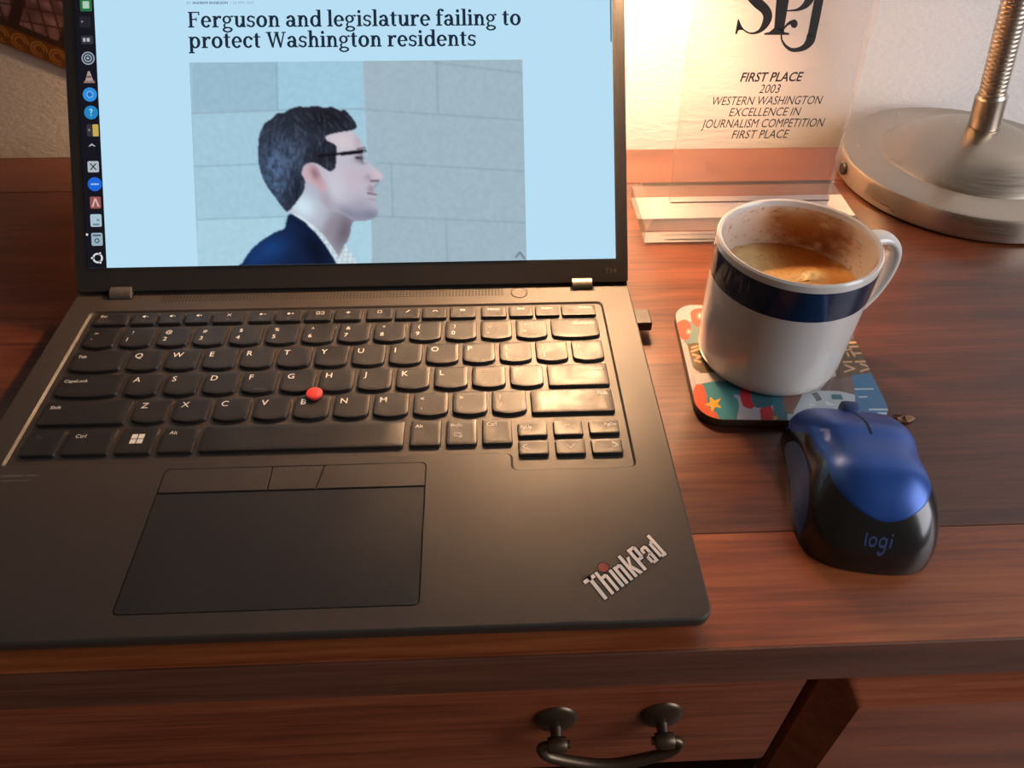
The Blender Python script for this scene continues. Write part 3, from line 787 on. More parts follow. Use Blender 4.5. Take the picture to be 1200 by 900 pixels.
face = [A2(*p) for p in [(470,215),(540,190),(600,184),(625,192),(645,220),(664,252),(678,282),(684,312),(694,340),(716,362),(744,385),(767,408),(766,424),(748,438),(728,446),(722,462),(730,484),(737,500),(722,512),(731,528),(730,548),(736,568),(743,592),(732,618),(700,632),(655,640),(610,632),(560,604),(490,575),(440,520),(430,400)]]
fm = cv.fill(face, SKIN, 3)
cv.blob(*A2(560,240), 20, 11, (216, 202, 206), .8, fm); cv.blob(*A2(610,420), 18, 14, (196, 178, 192), .7, fm); cv.blob(*A2(520,470), 14, 22, (206, 206, 218), .7, fm)
cv.blob(*A2(690,605), 18, 8, (112, 114, 134), .9, fm, 8); cv.blob(*A2(610,606), 22, 8, (126, 128, 150), .85, fm, 22); cv.blob(*A2(660,560), 16, 12, (158, 156, 176), .7, fm)
cv.blob(*A2(706,478), 4.5, 5, (140, 122, 138), .7, fm); cv.blob(*A2(735,405), 7, 5, (214, 190, 198), .7, fm); cv.blob(*A2(690,420), 6, 5, (164, 148, 164), .6, fm)
cv.blob(*A2(655,325), 7, 5, (112, 100, 116), .9, fm); cv.blob(*A2(480,530), 8, 24, (160, 152, 168), .7, fm, -20); cv.blob(*A2(640,240), 5, 8, (176, 160, 172), .6, fm)
cv.line(A2(636,277), A2(676,270), 2.2, (92, 80, 92), .7); cv.line(A2(632,320), A2(668,322), 2.4, (46, 40, 52), .9)
cv.line(A2(690,499), A2(733,506), 1.5, (104, 72, 88), .9); cv.line(A2(706,438), A2(744,436), 2.4, (104, 78, 92), .8); cv.line(A2(694,412), A2(702,440), 1.2, (150, 128, 142), .7)
cv.line(A2(738,450), A2(724,468), 1.2, (140, 116, 130), .7); cv.line(A2(700,528), A2(728,532), 2.4, (168, 138, 152), .6)
hair = [A2(*p) for p in [(141,255),(146,205),(172,150),(205,128),(235,98),(270,96),(300,76),(345,64),(380,68),(430,60),(470,70),(510,66),(550,84),(572,80),(600,108),(628,145),(632,172),(610,182),(560,190),(510,200),(478,214),(486,235),(520,252),(534,275),(530,330),(526,372),(500,388),(470,372),(440,352),(400,345),(372,362),(362,395),(374,440),(366,490),(330,545),(288,590),(262,570),(225,520),(185,465),(158,410),(140,330)]]
hm = cv.fill(hair, (40, 42, 54), 4)
hn = vnoise((NY, NX), (70, 110), 11)
cv.blob(*A2(240,400), 26, 40, (84, 112, 150), 1.0, hm*(.35+.9*hn), -12); cv.blob(*A2(310,300), 20, 24, (84, 102, 130), .75, hm*(.2+hn), 20)
cv.blob(*A2(480,120), 24, 12, (30, 28, 36), .8, hm); cv.blob(*A2(330,480), 12, 26, (26, 30, 42), .8, hm); cv.blob(*A2(470,320), 16, 14, (32, 32, 42), .8, hm)
rs = np.random.RandomState(5)
for k in range(420):
    x = rs.uniform(160, 600); y = rs.uniform(85, 520); a = math.radians(rs.uniform(70, 115) - (35 if y < 180 else 0)*(1 if x > 300 else -.6))
    l = rs.uniform(20, 60); c_ = (96, 112, 136) if rs.rand() < .5 else (22, 24, 32)
    p, q_ = A2(x, y), A2(x+l*math.cos(a), y+l*math.sin(a))
    cv.line(p, q_, .7, c_, .5, .6, hm)
ear = [A2(*p) for p in [(358,392),(372,358),(402,346),(430,356),(448,385),(458,412),(478,440),(488,470),(480,490),(455,486),(420,465),(385,440),(364,415)]]
em = cv.fill(ear, (198, 172, 182), 4)
cv.blob(*A2(425,400), 5, 9, (140, 102, 114), .8, em, -25); cv.blob(*A2(455,460), 4, 6, (190, 156, 168), .6, em)
cv.line(A2(440,312), A2(560,300), 2.6, (24, 20, 28)); cv.line(A2(560,301), A2(674,288), 4.0, (22, 18, 26)); cv.fill([A2(*p) for p in [(660,296),(684,294),(688,340),(676,356),(662,350)]], (176, 190, 206), 0, .6)
cv.line(A2(672,288), A2(682,345), 2.2, (170, 186, 200), .9); cv.line(A2(658,296), A2(662,350), 1.0, (60, 56, 66), .8); cv.line(A2(662,350), A2(682,350), 1.0, (110, 120, 134), .7)
jk = [A2(*p) for p in [(40,900),(60,850),(95,795),(150,742),(225,695),(272,676),(283,630),(300,604),(345,622),(400,660),(450,712),(495,780),(530,850),(540,900)]]
jm = cv.fill(jk, (22, 34, 66), 3)
cv.blob(*A2(200,780), 24, 16, (28, 66, 128), .85, jm, -25); cv.blob(*A2(120,830), 12, 10, (26, 60, 116), .7, jm); cv.blob(*A2(430,790), 12, 26, (14, 20, 38), .9, jm, -30)
cv.line(A2(290,612), A2(400,690), 1.0, (12,20,40), .7)
sh = [A2(*p) for p in [(300,598),(350,612),(410,655),(465,705),(510,765),(545,822),(556,800),(574,752),(600,788),(632,842),(640,870),(540,870),(520,830),(480,765),(430,700),(370,642)]]
sm = cv.fill(sh, (208, 224, 232))
for k in range(9):
    cv.line(A2(430+k*26, 640), A2(400+k*26, 880), .6, (110, 130, 150), .7, .7, sm); cv.line(A2(420, 690+k*24), A2(640, 670+k*24), .5, (120, 140, 160), .6, .7, sm)
Cb = cv.C.copy()
Cb[1:-1, 1:-1] = (cv.C[1:-1, 1:-1]*4 + 2*(cv.C[:-2, 1:-1]+cv.C[2:, 1:-1]+cv.C[1:-1, :-2]+cv.C[1:-1, 2:]) + cv.C[:-2, :-2]+cv.C[2:, 2:]+cv.C[2:, :-2]+cv.C[:-2, 2:])/16
ph = paint_mesh('article_photo', P3, Cb, vcol_emit('screen_photo_print'), screen)
ph['label'] = 'photo of a dark-haired man in glasses seen in profile before pale blocks'

# dock icons
def icon(px, py, shapes):
    u0, v0 = uv(px, py)
    m_ = MB()
    for k, (rgb, P) in enumerate(shapes): m_.poly([lidp(u0+a, v0+b, .28+.06*k) for a, b in P])
    o_ = m_.build('dock_icon', None, screen)
    for k, (rgb, P) in enumerate(shapes):
        nm = 'icon_%d_%d_%d' % rgb
        o_.data.materials.append(bpy.data.materials.get(nm) or emit(nm, rgb)); o_.data.polygons[k].material_index = k
def sq(w_, h_, x=0, y=0): return [(p[0], p[1]) for p in rrect(x-w_/2, x+w_/2, y-h_/2, y+h_/2, min(w_, h_)*.12, 0, 2)]
def ci(r, x=0, y=0): return [(x+r*math.cos(2*math.pi*k/24), y+r*math.sin(2*math.pi*k/24)) for k in range(24)]
def ringp(r0, r1): return [(r0*math.cos(2*math.pi*k/24), r0*math.sin(2*math.pi*k/24)) for k in range(25)] + [(r1*math.cos(2*math.pi*k/24), r1*math.sin(2*math.pi*k/24)) for k in reversed(range(25))]
icon(101, 6, [((40,110,62), sq(6.4, 7)), ((170,200,180), sq(3.6, 4))])
icon(100, 26, [((38,36,44), sq(6.2, 6)), ((150,150,160), [(-2.2,.8),(-.8,.2),(-2.2,-.4),(-1.9,.2)])])
icon(102.5, 47, [((52,52,60), sq(6.6, 4.6)), ((175,178,190), sq(1.4, 2, -1.6, 0)), ((175,178,190), sq(1.6, 2, .6, 0))])
icon(103.5, 68.5, [((150,160,176), ci(3.6)), ((30,34,44), ci(2.9)), ((150,160,176), ci(2.2)), ((30,34,44), ci(1.5)), ((150,160,176), ci(.8))])
icon(104.8, 91, [((140,118,112), [(-3.2,-3),(3.2,-3),(2.6,-1.8),(-2.6,-1.8)]), ((170,150,144), [(-2.2,-1.8),(2.2,-1.8),(.5,3.4),(-.5,3.4)]), ((120,84,74), [(-1.5,-.2),(1.5,-.2),(1.1,.9),(-1.1,.9)])])
icon(105.6, 111, [((50,140,215), ci(3.9)), ((110,180,232), ci(1.9)), ((34,104,196), ci(1.3))])
icon(107, 132, [((38,130,190), ci(3.8)), ((150,208,240), [(-.9,1.0),(-.9,1.6),(0,2.2),(.9,1.6),(.9,.8),(.3,.1),(.3,-.6),(-.3,-.6),(-.3,.4),(.3,1.0),(.1,1.5),(-.3,1.3),(-.4,1.0)]), ((150,208,240), sq(.7, .7, 0, -1.5))])
icon(108.8, 153, [((52,50,56), sq(6.6, 6.8)), ((196,168,84), sq(3.2, 6.6, 1.7, 0)), ((130,130,136), sq(.9, 1.4, -1.8, .2))])
icon(108, 170, [((168,172,182), [(-2,-.8),(0,.9),(2,-.8),(1.4,-.9),(0,-.2),(-1.4,-.9)])])
icon(109.6, 195.5, [((172,182,190), sq(6.2, 6.2)), ((30,36,44), [(-2,-1.8),(-1.2,-1.8),(2,1.8),(1.2,1.8)]), ((30,36,44), [(-2,1.8),(-1.2,1.8),(2,-1.8),(1.2,-1.8)])])
icon(111.4, 216, [((32,100,214), ci(3.9)), ((150,190,236), sq(4.4, .9))])
icon(112.2, 237.5, [((150,84,80), sq(6.0, 6.6)), ((206,176,172), [(-2.2,-2.4),(-1.2,-2.4),(0,1),(1.2,-2.4),(2.2,-2.4),(.5,2.4),(-.5,2.4)])])
icon(112.8, 258.5, [((168,192,204), sq(6.2, 7.0)), ((104,124,150), sq(3.6, .9, 0, -2.2)), ((110,136,170), sq(1.5, 1.2, 1.2, .2))])
icon(114, 280.5, [((150,176,190), sq(6.2, 7.2)), ((60,76,88), sq(4.6, .8, 0, 2.2)), ((60,76,88), ci(1.4, 0, -.8)), ((150,176,190), ci(.8, 0, -.8))])
icon(114.8, 302.5, [((214,218,222), ci(2.9)), ((24,22,30), ci(1.9)), ((24,22,30), ci(.9, -2.9, 0)), ((24,22,30), ci(.9, 1.5, 2.5)), ((24,22,30), ci(.9, 1.5, -2.5)), ((214,218,222), ci(.6, -3.0, 0)), ((214,218,222), ci(.6, 1.6, 2.6)), ((214,218,222), ci(.6, 1.6, -2.6))])
u0, v0 = uv(102.3, 275); mb = MB(); mb.poly([lidp(u0+a, v0+b, .3) for a, b in ci(.65)]); mb.build('dock_dot', emit('icon_dot', (225,220,215)), screen)
# model mark on the bezel
mb = MB(); tu0, tv0 = uv(709, 319.8); tu1, _ = uv(722.3, 319.6); text_fit(mb, 'T14', lambda a, b: lidp(a, b, .05), tu0, tu1, tv0, tv0+2.6); mb.build('model_mark', principled('mark_grey', (.20,.17,.15), .4, metal=.4), lap)

# ================================================================== USB RECEIVER
ur = thing('usb_receiver', V(301, 25, -8), 'tiny black wireless receiver plugged into the laptop side', 'usb receiver')
mb = MB(); mb.box(296.0, 305.6, 19.3, 32.4, -11.2, -5.2); mb.build('cap', M['plastic'], ur, bevel=.9, seg=3)
mb = MB(); mb.box(295.85, 296.05, 20.2, 31.5, -10.4, -6.0); mb.build('plug_collar', M['hinge'], ur)

# ================================================================== COASTER
CZ = DT+5.0
CCX, CCY, CW, CH, CR, CA = 368.5, -6.5, 98.0, 94.0, 13.0, math.radians(-3.2)
coaster = thing('coaster', V(CCX, CCY, DT), 'square coaster with a colourful printed picture under the mug', 'coaster')
def crot(x, y): return (CCX + x*math.cos(CA) - y*math.sin(CA), CCY + x*math.sin(CA) + y*math.cos(CA))
mb = MB(); R = []
for ins, z in ((.6, DT), (0, DT+.8), (0, CZ-.35), (.25, CZ-.08)):
    R.append([(*crot(p[0], p[1]), z) for p in rrect(-CW/2+ins, CW/2-ins, -CH/2+ins, CH/2-ins, CR-ins, 0, 8)])
mb.rings(R); mb.build('board', principled('coaster_board_brown', (.10,.055,.035), .6), coaster)
n1, n2 = 240, 240
yy = -(CH/2-.25)*np.cos(np.linspace(0, math.pi, n1)); yy[0] += 1e-4; yy[-1] -= 1e-4
hx = np.full(n1, CW/2-.25); ov = np.abs(yy) - (CH/2-CR)
hx = np.where(ov > 0, CW/2-CR-.25 + np.sqrt(np.maximum(CR**2-np.maximum(ov, 0)**2, 0)), hx)
LXg = np.linspace(-1, 1, n2)[None]*hx[:, None]; LYg = np.repeat(yy[:, None], n2, 1)
PX3 = np.stack([CCX + LXg*math.cos(CA) - LYg*math.sin(CA), CCY + LXg*math.sin(CA) + LYg*math.cos(CA), np.full(LXg.shape, CZ)], -1)
def topx(P3): d = P3-CAM; dep = d @ FWD; return 600+900*(d @ RGT)/dep, 450-900*(d @ UPV)/dep
X_, Y_ = topx(PX3); cv = Canvas(X_, Y_, (188, 180, 184))
def C4(x, y): return (785+x/4.444, 350+y/4.444)
def Z5(x, y): return (940+x/7.5, 400+y/7.5)
def cf(P, col, sm=0): cv.fill([C4(*p) for p in P], col, sm)
cf([(90,130),(170,120),(400,150),(420,260),(100,250)], (120,142,140), 4)
cf([(110,70),(150,50),(260,60),(240,150),(150,150),(115,120)], (214,108,92), 4); cf([(40,125),(85,110),(112,150),(100,205),(70,215),(40,180)], (216,104,86), 4)
cv.blob(*C4(155,90), 2.2, 3, (245,235,225), .9); cv.blob(*C4(98,172), 2.2, 2.5, (245,235,225), .9)
cf([(92,235),(180,225),(420,300),(420,420),(210,420),(120,360)], (104,88,68))
for a, b in (((115,255),(140,248)), ((112,275),(150,262)), ((118,290),(155,300)), ((130,320),(160,330)), ((140,310),(165,300)), ((150,245),(165,270))): cv.line(C4(*a), C4(*b), 2.2, (220,172,132))
cf([(128,390),(330,380),(330,440),(140,446)], (202,196,192))
cf([(140,448),(420,430),(430,520),(380,540),(358,520),(362,580),(360,660),(200,660),(150,560)], (66,128,136), 3)
cf([(135,450),(172,450),(190,500),(200,560),(245,600),(255,660),(150,640),(120,520)], (214,98,66), 3)
cf([(330,500),(372,510),(385,560),(470,570),(480,650),(355,660),(358,580),(362,540)], (176,172,184), 3)
cf([(368,470),(430,470),(440,565),(390,565),(372,530)], (192,52,62), 3); cf([(468,575),(520,548),(545,600),(540,660),(480,660)], (196,54,64))
cf([(428,470),(560,470),(560,540),(500,565),(440,560)], (62,104,116), 3); cf([(535,500),(600,500),(620,600),(612,660),(555,660)], (64,122,136), 3)
cf([(590,480),(680,480),(675,560),(640,600),(600,580)], (140,104,96), 3)
cf([(612,600),(640,600),(690,500),(830,470),(965,500),(985,590),(640,660),(615,660)], (186,196,202))
cf([(738,494),(768,488),(795,525),(765,535)], (100,96,102)); cf([(838,500),(890,498),(902,524),(846,524)], (74,124,140)); cf([(810,530),(870,555),(815,556)], (222,228,232)); cf([(730,545),(765,556),(728,558)], (222,228,232))
cf([(780,480),(830,420),(900,385),(960,395),(965,500),(880,482)], (116,96,92))
cf([(800,60),(1000,60),(1080,385),(955,400),(870,420)], (98,78,58)); cf([(840,60),(960,150),(985,205),(940,205)], (120,116,122))
for a, b in (((905,270),(945,262)),): cv.line(C4(*a), C4(*b), 1.6, (224,178,134))
for a, b in (((375,208),(462,240)), ((462,240),(375,268)), ((360,182),(435,180)), ((515,198),(618,232)), ((618,232),(515,262)), ((468,179),(582,176)), ((430,85),(462,130)), ((446,106),(552,103)), ((415,48),(505,45)), ((505,45),(512,10)), ((415,12),(512,6)), ((395,100),(410,130))):
    cv.line(Z5(*a), Z5(*b), 1.9, (224,178,134))
cf([(948,398),(1085,385),(1180,600),(960,640),(965,500)], (58,118,164))
for a, b, wd in (((965,471),(1058,470),1.6), ((985,512),(1025,511),1.6), ((1040,577),(1150,577),2.2), ((1085,597),(1150,597),2.4)): cv.line(C4(*a), C4(*b), wd, (196,214,226))
def star(cx, cy, r, a0): return [C4(cx+(r if k % 2 == 0 else r*.42)*math.cos(math.radians(a0+36*k)), cy+(r if k % 2 == 0 else r*.42)*.85*math.sin(math.radians(a0+36*k))) for k in range(10)]
cv.fill(star(228,548,50,30), (238,168,58)); cv.fill(star(550,622,20,10), (232,160,70))
paint_mesh('printed_face', PX3, cv.C*.88, vcol_print('coaster_gloss_print', .22, .3), coaster)

# ================================================================== MUG
MX, MY, MZ = 364.6, -1.5, CZ+.2
mug = thing('coffee_mug', V(MX, MY, MZ), 'white ceramic mug with a navy band standing on the coaster', 'mug')
HT = 72.2
mb = MB(); mb.lathe([(33.0, 0), (34.2, 0), (35.8, 1.2), (36.9, 3.6), (37.4, 7), (38.2, 30), (39.0, 58), (39.3, 69.6), (39.1, 71.4), (38.2, HT), (37.0, 71.8), (36.4, 70.6), (36.2, 69)], (MX, MY, MZ), 96, False)
mb.add([(MX+33*math.cos(2*math.pi*k/96), MY+33*math.sin(2*math.pi*k/96), MZ) for k in range(96)], [tuple(reversed(range(96)))])
mb.build('body', M['ceramic'], mug, smooth=True)
mb = MB(); mb.lathe([(38.6, 51.6), (38.93, 51.6), (39.12, 58), (39.42, 68.2), (39.0, 68.2)], (MX, MY, MZ), 96, False); mb.build('navy_band', M['navy'], mug, smooth=True)
# inside wall, stained by coffee
na, nz = 240, 70
aa = np.linspace(0, 2*math.pi, na)[None].repeat(nz, 0); zz = np.linspace(69.2, 30, nz)[:, None].repeat(na, 1)
rr = 36.2-(69-zz)*.02
PI3 = np.stack([MX+rr*np.cos(aa), MY+rr*np.sin(aa), MZ+zz], -1)
X_, Y_ = topx(PI3); cv = Canvas(X_, Y_, (226, 216, 200))
nz1 = vnoise((nz, na), (18, 60), 21); nz2 = vnoise((nz, na), (6, 22), 22); nz3 = vnoise((nz, na), (45, 150), 23)
nzl = nz1*.5+nz2*.5
cv.blob(940, 268, 46, 24, (150, 84, 36), 1.0, np.clip(.35+1.3*nzl, 0, 1)); cv.blob(915, 258, 16, 14, (140, 80, 40), .8, np.clip(nzl*1.5, 0, 1)); cv.blob(975, 282, 20, 22, (128, 66, 26), .9, np.clip(nzl*1.5, 0, 1), 30)
cv.blob(955, 288, 40, 10, (120, 58, 20), .9, np.clip(nzl*1.6, 0, 1)); cv.blob(870, 275, 26, 20, (200, 178, 168), .6)
sp = (nz3 > .83) & (X_ > 850) & (X_ < 1010); cv.C[sp] = cv.C[sp]*.6 + np.array((110, 60, 30))*.4
paint_mesh('inside_wall', PI3, cv.C, vcol_print('mug_stained_inside', .2, .3), mug)
# handle
ha = math.radians(15); hd = (math.cos(ha), math.sin(ha)); hs = (-math.sin(ha), math.cos(ha))
hp = catmull([(36.5, 62), (45, 64.5), (54, 62.5), (60.5, 55), (61.5, 44), (57.5, 31), (50, 21), (43, 15), (36.5, 12.5)], 7, False)
mb = MB(); R = []
for i, p in enumerate(hp):
    t = np.array(hp[min(i+1, len(hp)-1)])-np.array(hp[max(i-1, 0)]); t /= np.linalg.norm(t); nn = (-t[1], t[0])
    ring = []
    for k in range(20):
        a = 2*math.pi*k/20; e1_, e2_ = 3.1*math.cos(a), 5.6*math.sin(a)
        rad, zc = p[0]+nn[0]*e1_, p[1]+nn[1]*e1_
        ring.append((MX+hd[0]*rad+hs[0]*e2_, MY+hd[1]*rad+hs[1]*e2_, MZ+zc))
    R.append(ring)
mb.rings(R); mb.build('handle', M['ceramic'], mug, smooth=True)
# coffee
CZL = MZ+46.0
coffee = thing('coffee', V(MX, MY, MZ+6), 'half-drunk milky coffee with golden foam inside the mug', 'coffee')
nr, na = 60, 200
rg = np.linspace(.01, 35.72, nr)[:, None].repeat(na, 1); ag = np.linspace(0, 2*math.pi, na)[None].repeat(nr, 0)
fo = vnoise((nr, na), (14, 50), 31)
PC3 = np.stack([MX+rg*np.cos(ag), MY+rg*np.sin(ag), CZL+.8*(rg/35.6)**8], -1)
X_, Y_ = topx(PC3)
hi = 1.6*np.exp(-(((X_-868)/34)**2+((Y_-312)/26)**2)) + 2.2*np.exp(-(((X_-952)/20)**2+((Y_-326)/9)**2)) + 1.2*np.exp(-(((X_-995)/12)**2+((Y_-306)/18)**2))
PC3[..., 2] += hi*(.8+.5*fo)
cv = Canvas(X_, Y_, (176, 98, 34))
cv.blob(950, 295, 34, 16, (188, 104, 30), .8); cv.blob(868, 318, 46, 32, (226, 196, 140), 1.0); cv.blob(880, 300, 22, 14, (222, 190, 132), .9); cv.blob(912, 330, 30, 12, (222, 184, 116), .9)
cv.blob(952, 326, 23, 10, (242, 222, 170), 1.0); cv.blob(1000, 312, 20, 24, (214, 172, 92), .9); cv.blob(985, 312, 9, 12, (244, 206, 130), .8, np.clip(fo*1.8-.3, 0, 1), -35); cv.blob(930, 283, 40, 8, (140, 72, 24), .7, np.clip(fo*1.5, 0, 1))
f2 = vnoise((nr, na), (40, 150), 33); k = (f2 > .86) & (X_ < 930); cv.C[k] = cv.C[k]*.6+np.array((110, 66, 30))*.4
cv.C += ((fo-.5)*14)[..., None]
paint_mesh('surface', PC3, cv.C, vcol_print('coffee_foam_print', .35, .15), coffee)
mb = MB(); mb.lathe([(30, 6), (35.2, 10), (35.6, 45.6)], (MX, MY, MZ), 64); mb.build('liquid', principled('coffee_brown', (.22,.09,.025), .25), coffee, smooth=True)

# ================================================================== COMPUTER MOUSE
MCX, MCY, MA = 378.2, -98.0, math.radians(-10.0)
mouse = thing('computer_mouse', V(MCX, MCY, DT), 'blue and black wireless mouse in front of the coaster', 'mouse')
def interp(x, pts):
    for (a, b), (c, d_) in zip(pts, pts[1:]):
        if x <= c:
            t = max(0, min(1, (x-a)/(c-a))); t = t*t*(3-2*t); return b+(d_-b)*t
    return pts[-1][1]
def m_w(v):
    t = v/41.5
    e = (1-abs(t)**(4.6 if t < 0 else 10.0))
    return max(e, 0)**(1/2.8 if t < 0 else 1/4.) * interp(v, [(-42.5, 30.0), (-18, 29.6), (4, 28.0), (26, 28.2), (42.5, 28.6)])
def m_h(v):
    t = v/41.5
    e = max(1-abs(t)**(3.0 if t < 0 else 14.0), 0)
    return e**(1/2.0 if t < 0 else 1/3.) * interp(v, [(-42.5, 33), (-14, 36.5), (10, 32.0), (42.5, 18.5)])
def ncs(v): return interp(v, [(-42.5, 2.7), (-5, 3.0), (30, 4.8), (42.5, 5.4)])
def m_z(u, v):
    w_ = m_w(v)
    if w_ <= 0 or abs(u) >= w_: return 0.
    return m_h(v)*(1-abs(u/w_)**ncs(v))**(1/2.2)
def m_pt(u, v, z): return (MCX+u*math.cos(MA)-v*math.sin(MA), MCY+u*math.sin(MA)+v*math.cos(MA), DT+1.0+z)
def m_side(v, a, off=0):    # a 0..pi over the section
    c_, s_ = math.cos(a), math.sin(a)
    u = (m_w(v)+off)*math.copysign(abs(c_)**(2/ncs(v)), c_); 
    z = (m_h(v)+off)*abs(1-abs(c_)**2)**(1/2.2) if abs(c_) < 1 else 0
    return m_pt(u, v, z)
vsam = [-41.5*math.cos(math.pi*k/90) for k in range(91)]; vsam[0] += .004; vsam[-1] -= .004
mb = MB(); mb.grid([[m_side(v, math.pi*k/64) for k in range(65)] for v in vsam])
mb.rings([[m_pt(x, y, z) for x, y in [(m_w(v), v) for v in vsam]+[(-m_w(v), v) for v in reversed(vsam)]] for z in (0, -.6)], True, False)
mb.build('body', M['mouse_black'], mouse, smooth=True)
V0, V1 = -33.0, 40.7
def m_b(v):
    t = (v-V0)
    cap = 1.0 if t > 20 else math.sqrt(max(0, 1-((20-t)/20)**2))
    return cap*interp(v, [(-34, 20.5), (-8, 20.5), (8, 22.5), (26, 26.8), (42, 28.4)])
sv = [V0+(V1-V0)*(1-math.cos(math.pi*k/120))/2 for k in range(121)]
def cl(v): return max(-41.9, min(41.9, v))
mb = MB(); G = []
for v in sv:
    b_ = min(max(m_b(v), .02), m_w(v)*.985)
    row = []
    for k in range(49):
        t = -1+2*k/48; u = b_*t
        edge = min(1, (1-abs(t))*b_/1.2, (v-V0)/1.0 if v-V0 < 1 else 1)
        row.append(m_pt(u, v, m_z(u, v) + .12 + .55*max(0, edge)**.5))
    G.append(row)
mb.grid(G); mb.build('top_shell', M['mouse_blue'], mouse, smooth=True)
mb = MB(); G = []
for k in range(40):
    v = 8+30*k/39; wd = .55
    G.append([m_pt(u, v, m_z(u, v)+.75) for u in (-wd, 0, wd)])
mb.grid(G); mb.build('button_slit', M['groove'], mouse)
mb = MB(); c0 = m_pt(0, 36.0, m_z(0, 35)-1.2); ax = Vector((math.cos(MA), math.sin(MA), 0)); fw = Vector((-math.sin(MA), math.cos(MA), 0)); up = Vector((0, 0, 1)); R = []
for (x, r) in ((-3.4, 5.6), (-3.2, 6.2), (-2.2, 6.6), (2.2, 6.6), (3.2, 6.2), (3.4, 5.6)):
    R.append([tuple(Vector(c0)+ax*x+fw*r*math.cos(2*math.pi*k/40)+up*(r*math.sin(2*math.pi*k/40)-1.8)) for k in range(40)])
mb.rings(R); mb.build('scroll_wheel', M['mouse_grip'], mouse, smooth=True)
for sgn in (-1, 1):
    mb = MB(); G = []
    for i in range(41):
        v = -29+52*i/40; t = (i/40*2-1); hh = math.sqrt(max(0, 1-abs(t)**3))
        lo_, hi_ = .08, .08+.50*hh
        row = []
        for k in range(17):
            a = lo_+(hi_-lo_)*k/16; a = a if sgn > 0 else math.pi-a
            row.append(m_side(v, a, .45*min(1, 4*hh*min(k/16+.05, 1-k/16)+.1)))
        G.append(row)
    mb.grid(G); mb.build('side_grip', M['mouse_grip'], mouse, smooth=True)
# logo: l o g i
def stroke_polys(pts, wd):
    out = []
    for a, b in zip(pts, pts[1:]):
        dx, dy = b[0]-a[0], b[1]-a[1]; l = math.hypot(dx, dy) or 1; nx, ny = -dy/l*wd/2, dx/l*wd/2
        out.append([(a[0]-nx, a[1]-ny), (b[0]-nx, b[1]-ny), (b[0]+nx, b[1]+ny), (a[0]+nx, a[1]+ny)])
    return out
def circ2(cx, cy, r, a0=0, a1=360, n=20): return [(cx+r*math.cos(math.radians(a0+(a1-a0)*k/n)), cy+r*math.sin(math.radians(a0+(a1-a0)*k/n))) for k in range(n+1)]
lg = [[(-5.9, 4.6), (-5.9, .6), (-5.4, .1)], circ2(-2.8, 1.5, 1.45), circ2(1.5, 1.5, 1.45), [(2.95, 3.0), (2.95, -.6)], circ2(1.5, -.6, 1.45, 0, -150), [(5.0, 0), (5.0, 3.0)], [(5.0, 4.0), (5.0, 4.7)]]
mb = MB()
for s in lg:
    s = [tuple(np.array(a)+(np.array(b)-np.array(a))*k/4) for a, b in zip(s, s[1:]) for k in range(4)]+[s[-1]]
    for P in stroke_polys(s, .8):
        mb.poly([m_pt(x*.92-.8, -38.7+y*.6, m_z(x*.92-.8, -38.7+y*.6)+.22) for x, y in P])
mb.build('logo', M['mouse_logo'], mouse)

# ================================================================== AWARD
award = thing('acrylic_award', V(391, 147, DT), 'clear acrylic journalism award plaque behind the mug', 'award')
def clear(name, tint, haze, gl_r=.04):
    m_ = bpy.data.materials.new(name); m_.use_nodes = True; nt = m_.node_tree; nt.nodes.remove(nt.nodes['Principled BSDF'])
    tr = nt.nodes.new('ShaderNodeBsdfTransparent'); tr.inputs[0].default_value = (*tint, 1)
    df = nt.nodes.new('ShaderNodeBsdfDiffuse'); df.inputs[0].default_value = (.85, .80, .77, 1)
    tl = nt.nodes.new('ShaderNodeBsdfTranslucent'); tl.inputs[0].default_value = (.85, .80, .77, 1)
    gl = nt.nodes.new('ShaderNodeBsdfGlossy'); gl.inputs['Roughness'].default_value = gl_r
    fr = nt.nodes.new('ShaderNodeFresnel'); fr.inputs[0].default_value = 1.45
    a_ = nt.nodes.new('ShaderNodeMixShader'); a_.inputs[0].default_value = .5; nt.links.new(df.outputs[0], a_.inputs[1]); nt.links.new(tl.outputs[0], a_.inputs[2])
    b_ = nt.nodes.new('ShaderNodeMixShader'); b_.inputs[0].default_value = haze; nt.links.new(tr.outputs[0], b_.inputs[1]); nt.links.new(a_.outputs[0], b_.inputs[2])
    c_ = nt.nodes.new('ShaderNodeMixShader'); nt.links.new(fr.outputs[0], c_.inputs[0]); nt.links.new(b_.outputs[0], c_.inputs[1]); nt.links.new(gl.outputs[0], c_.inputs[2])
    nt.links.new(c_.outputs[0], nt.nodes['Material Output'].inputs[0]); return m_
MC = clear('clear_acrylic_panel', (.975, .965, .955), .02)
MBs = clear('clear_acrylic_block', (.93, .89, .87), .03)
MED = clear('frosted_acrylic_edge', (.92, .89, .87), .22, .2)
ax0, ax1, ay0, ay1 = 318.8, 464.0, 117.2, 176.0
mb = MB()
mb.rings([[(ax0,ay0,DT+.05),(ax1,ay0,DT+.05),(ax1,ay1,DT+.05),(ax0,ay1,DT+.05)], [(ax0,ay0,-7),(ax1,ay0,-7),(ax1,ay1,-7),(ax0,ay1,-7)]], True, False)
bt = [(ax0+5.5,ay0+6,-1.5),(ax1-5.5,ay0+6,-1.5),(ax1-5.5,ay1-5,-1.5),(ax0+5.5,ay1-5,-1.5)]
mb.poly(bt); mb.build('base_block', MBs, award, fixn=False)
mb = MB(); lowr = [(ax0,ay0,-7),(ax1,ay0,-7),(ax1,ay1,-7),(ax0,ay1,-7)]
for i in range(4): mb.poly([lowr[i], lowr[(i+1) % 4], bt[(i+1) % 4], bt[i]])
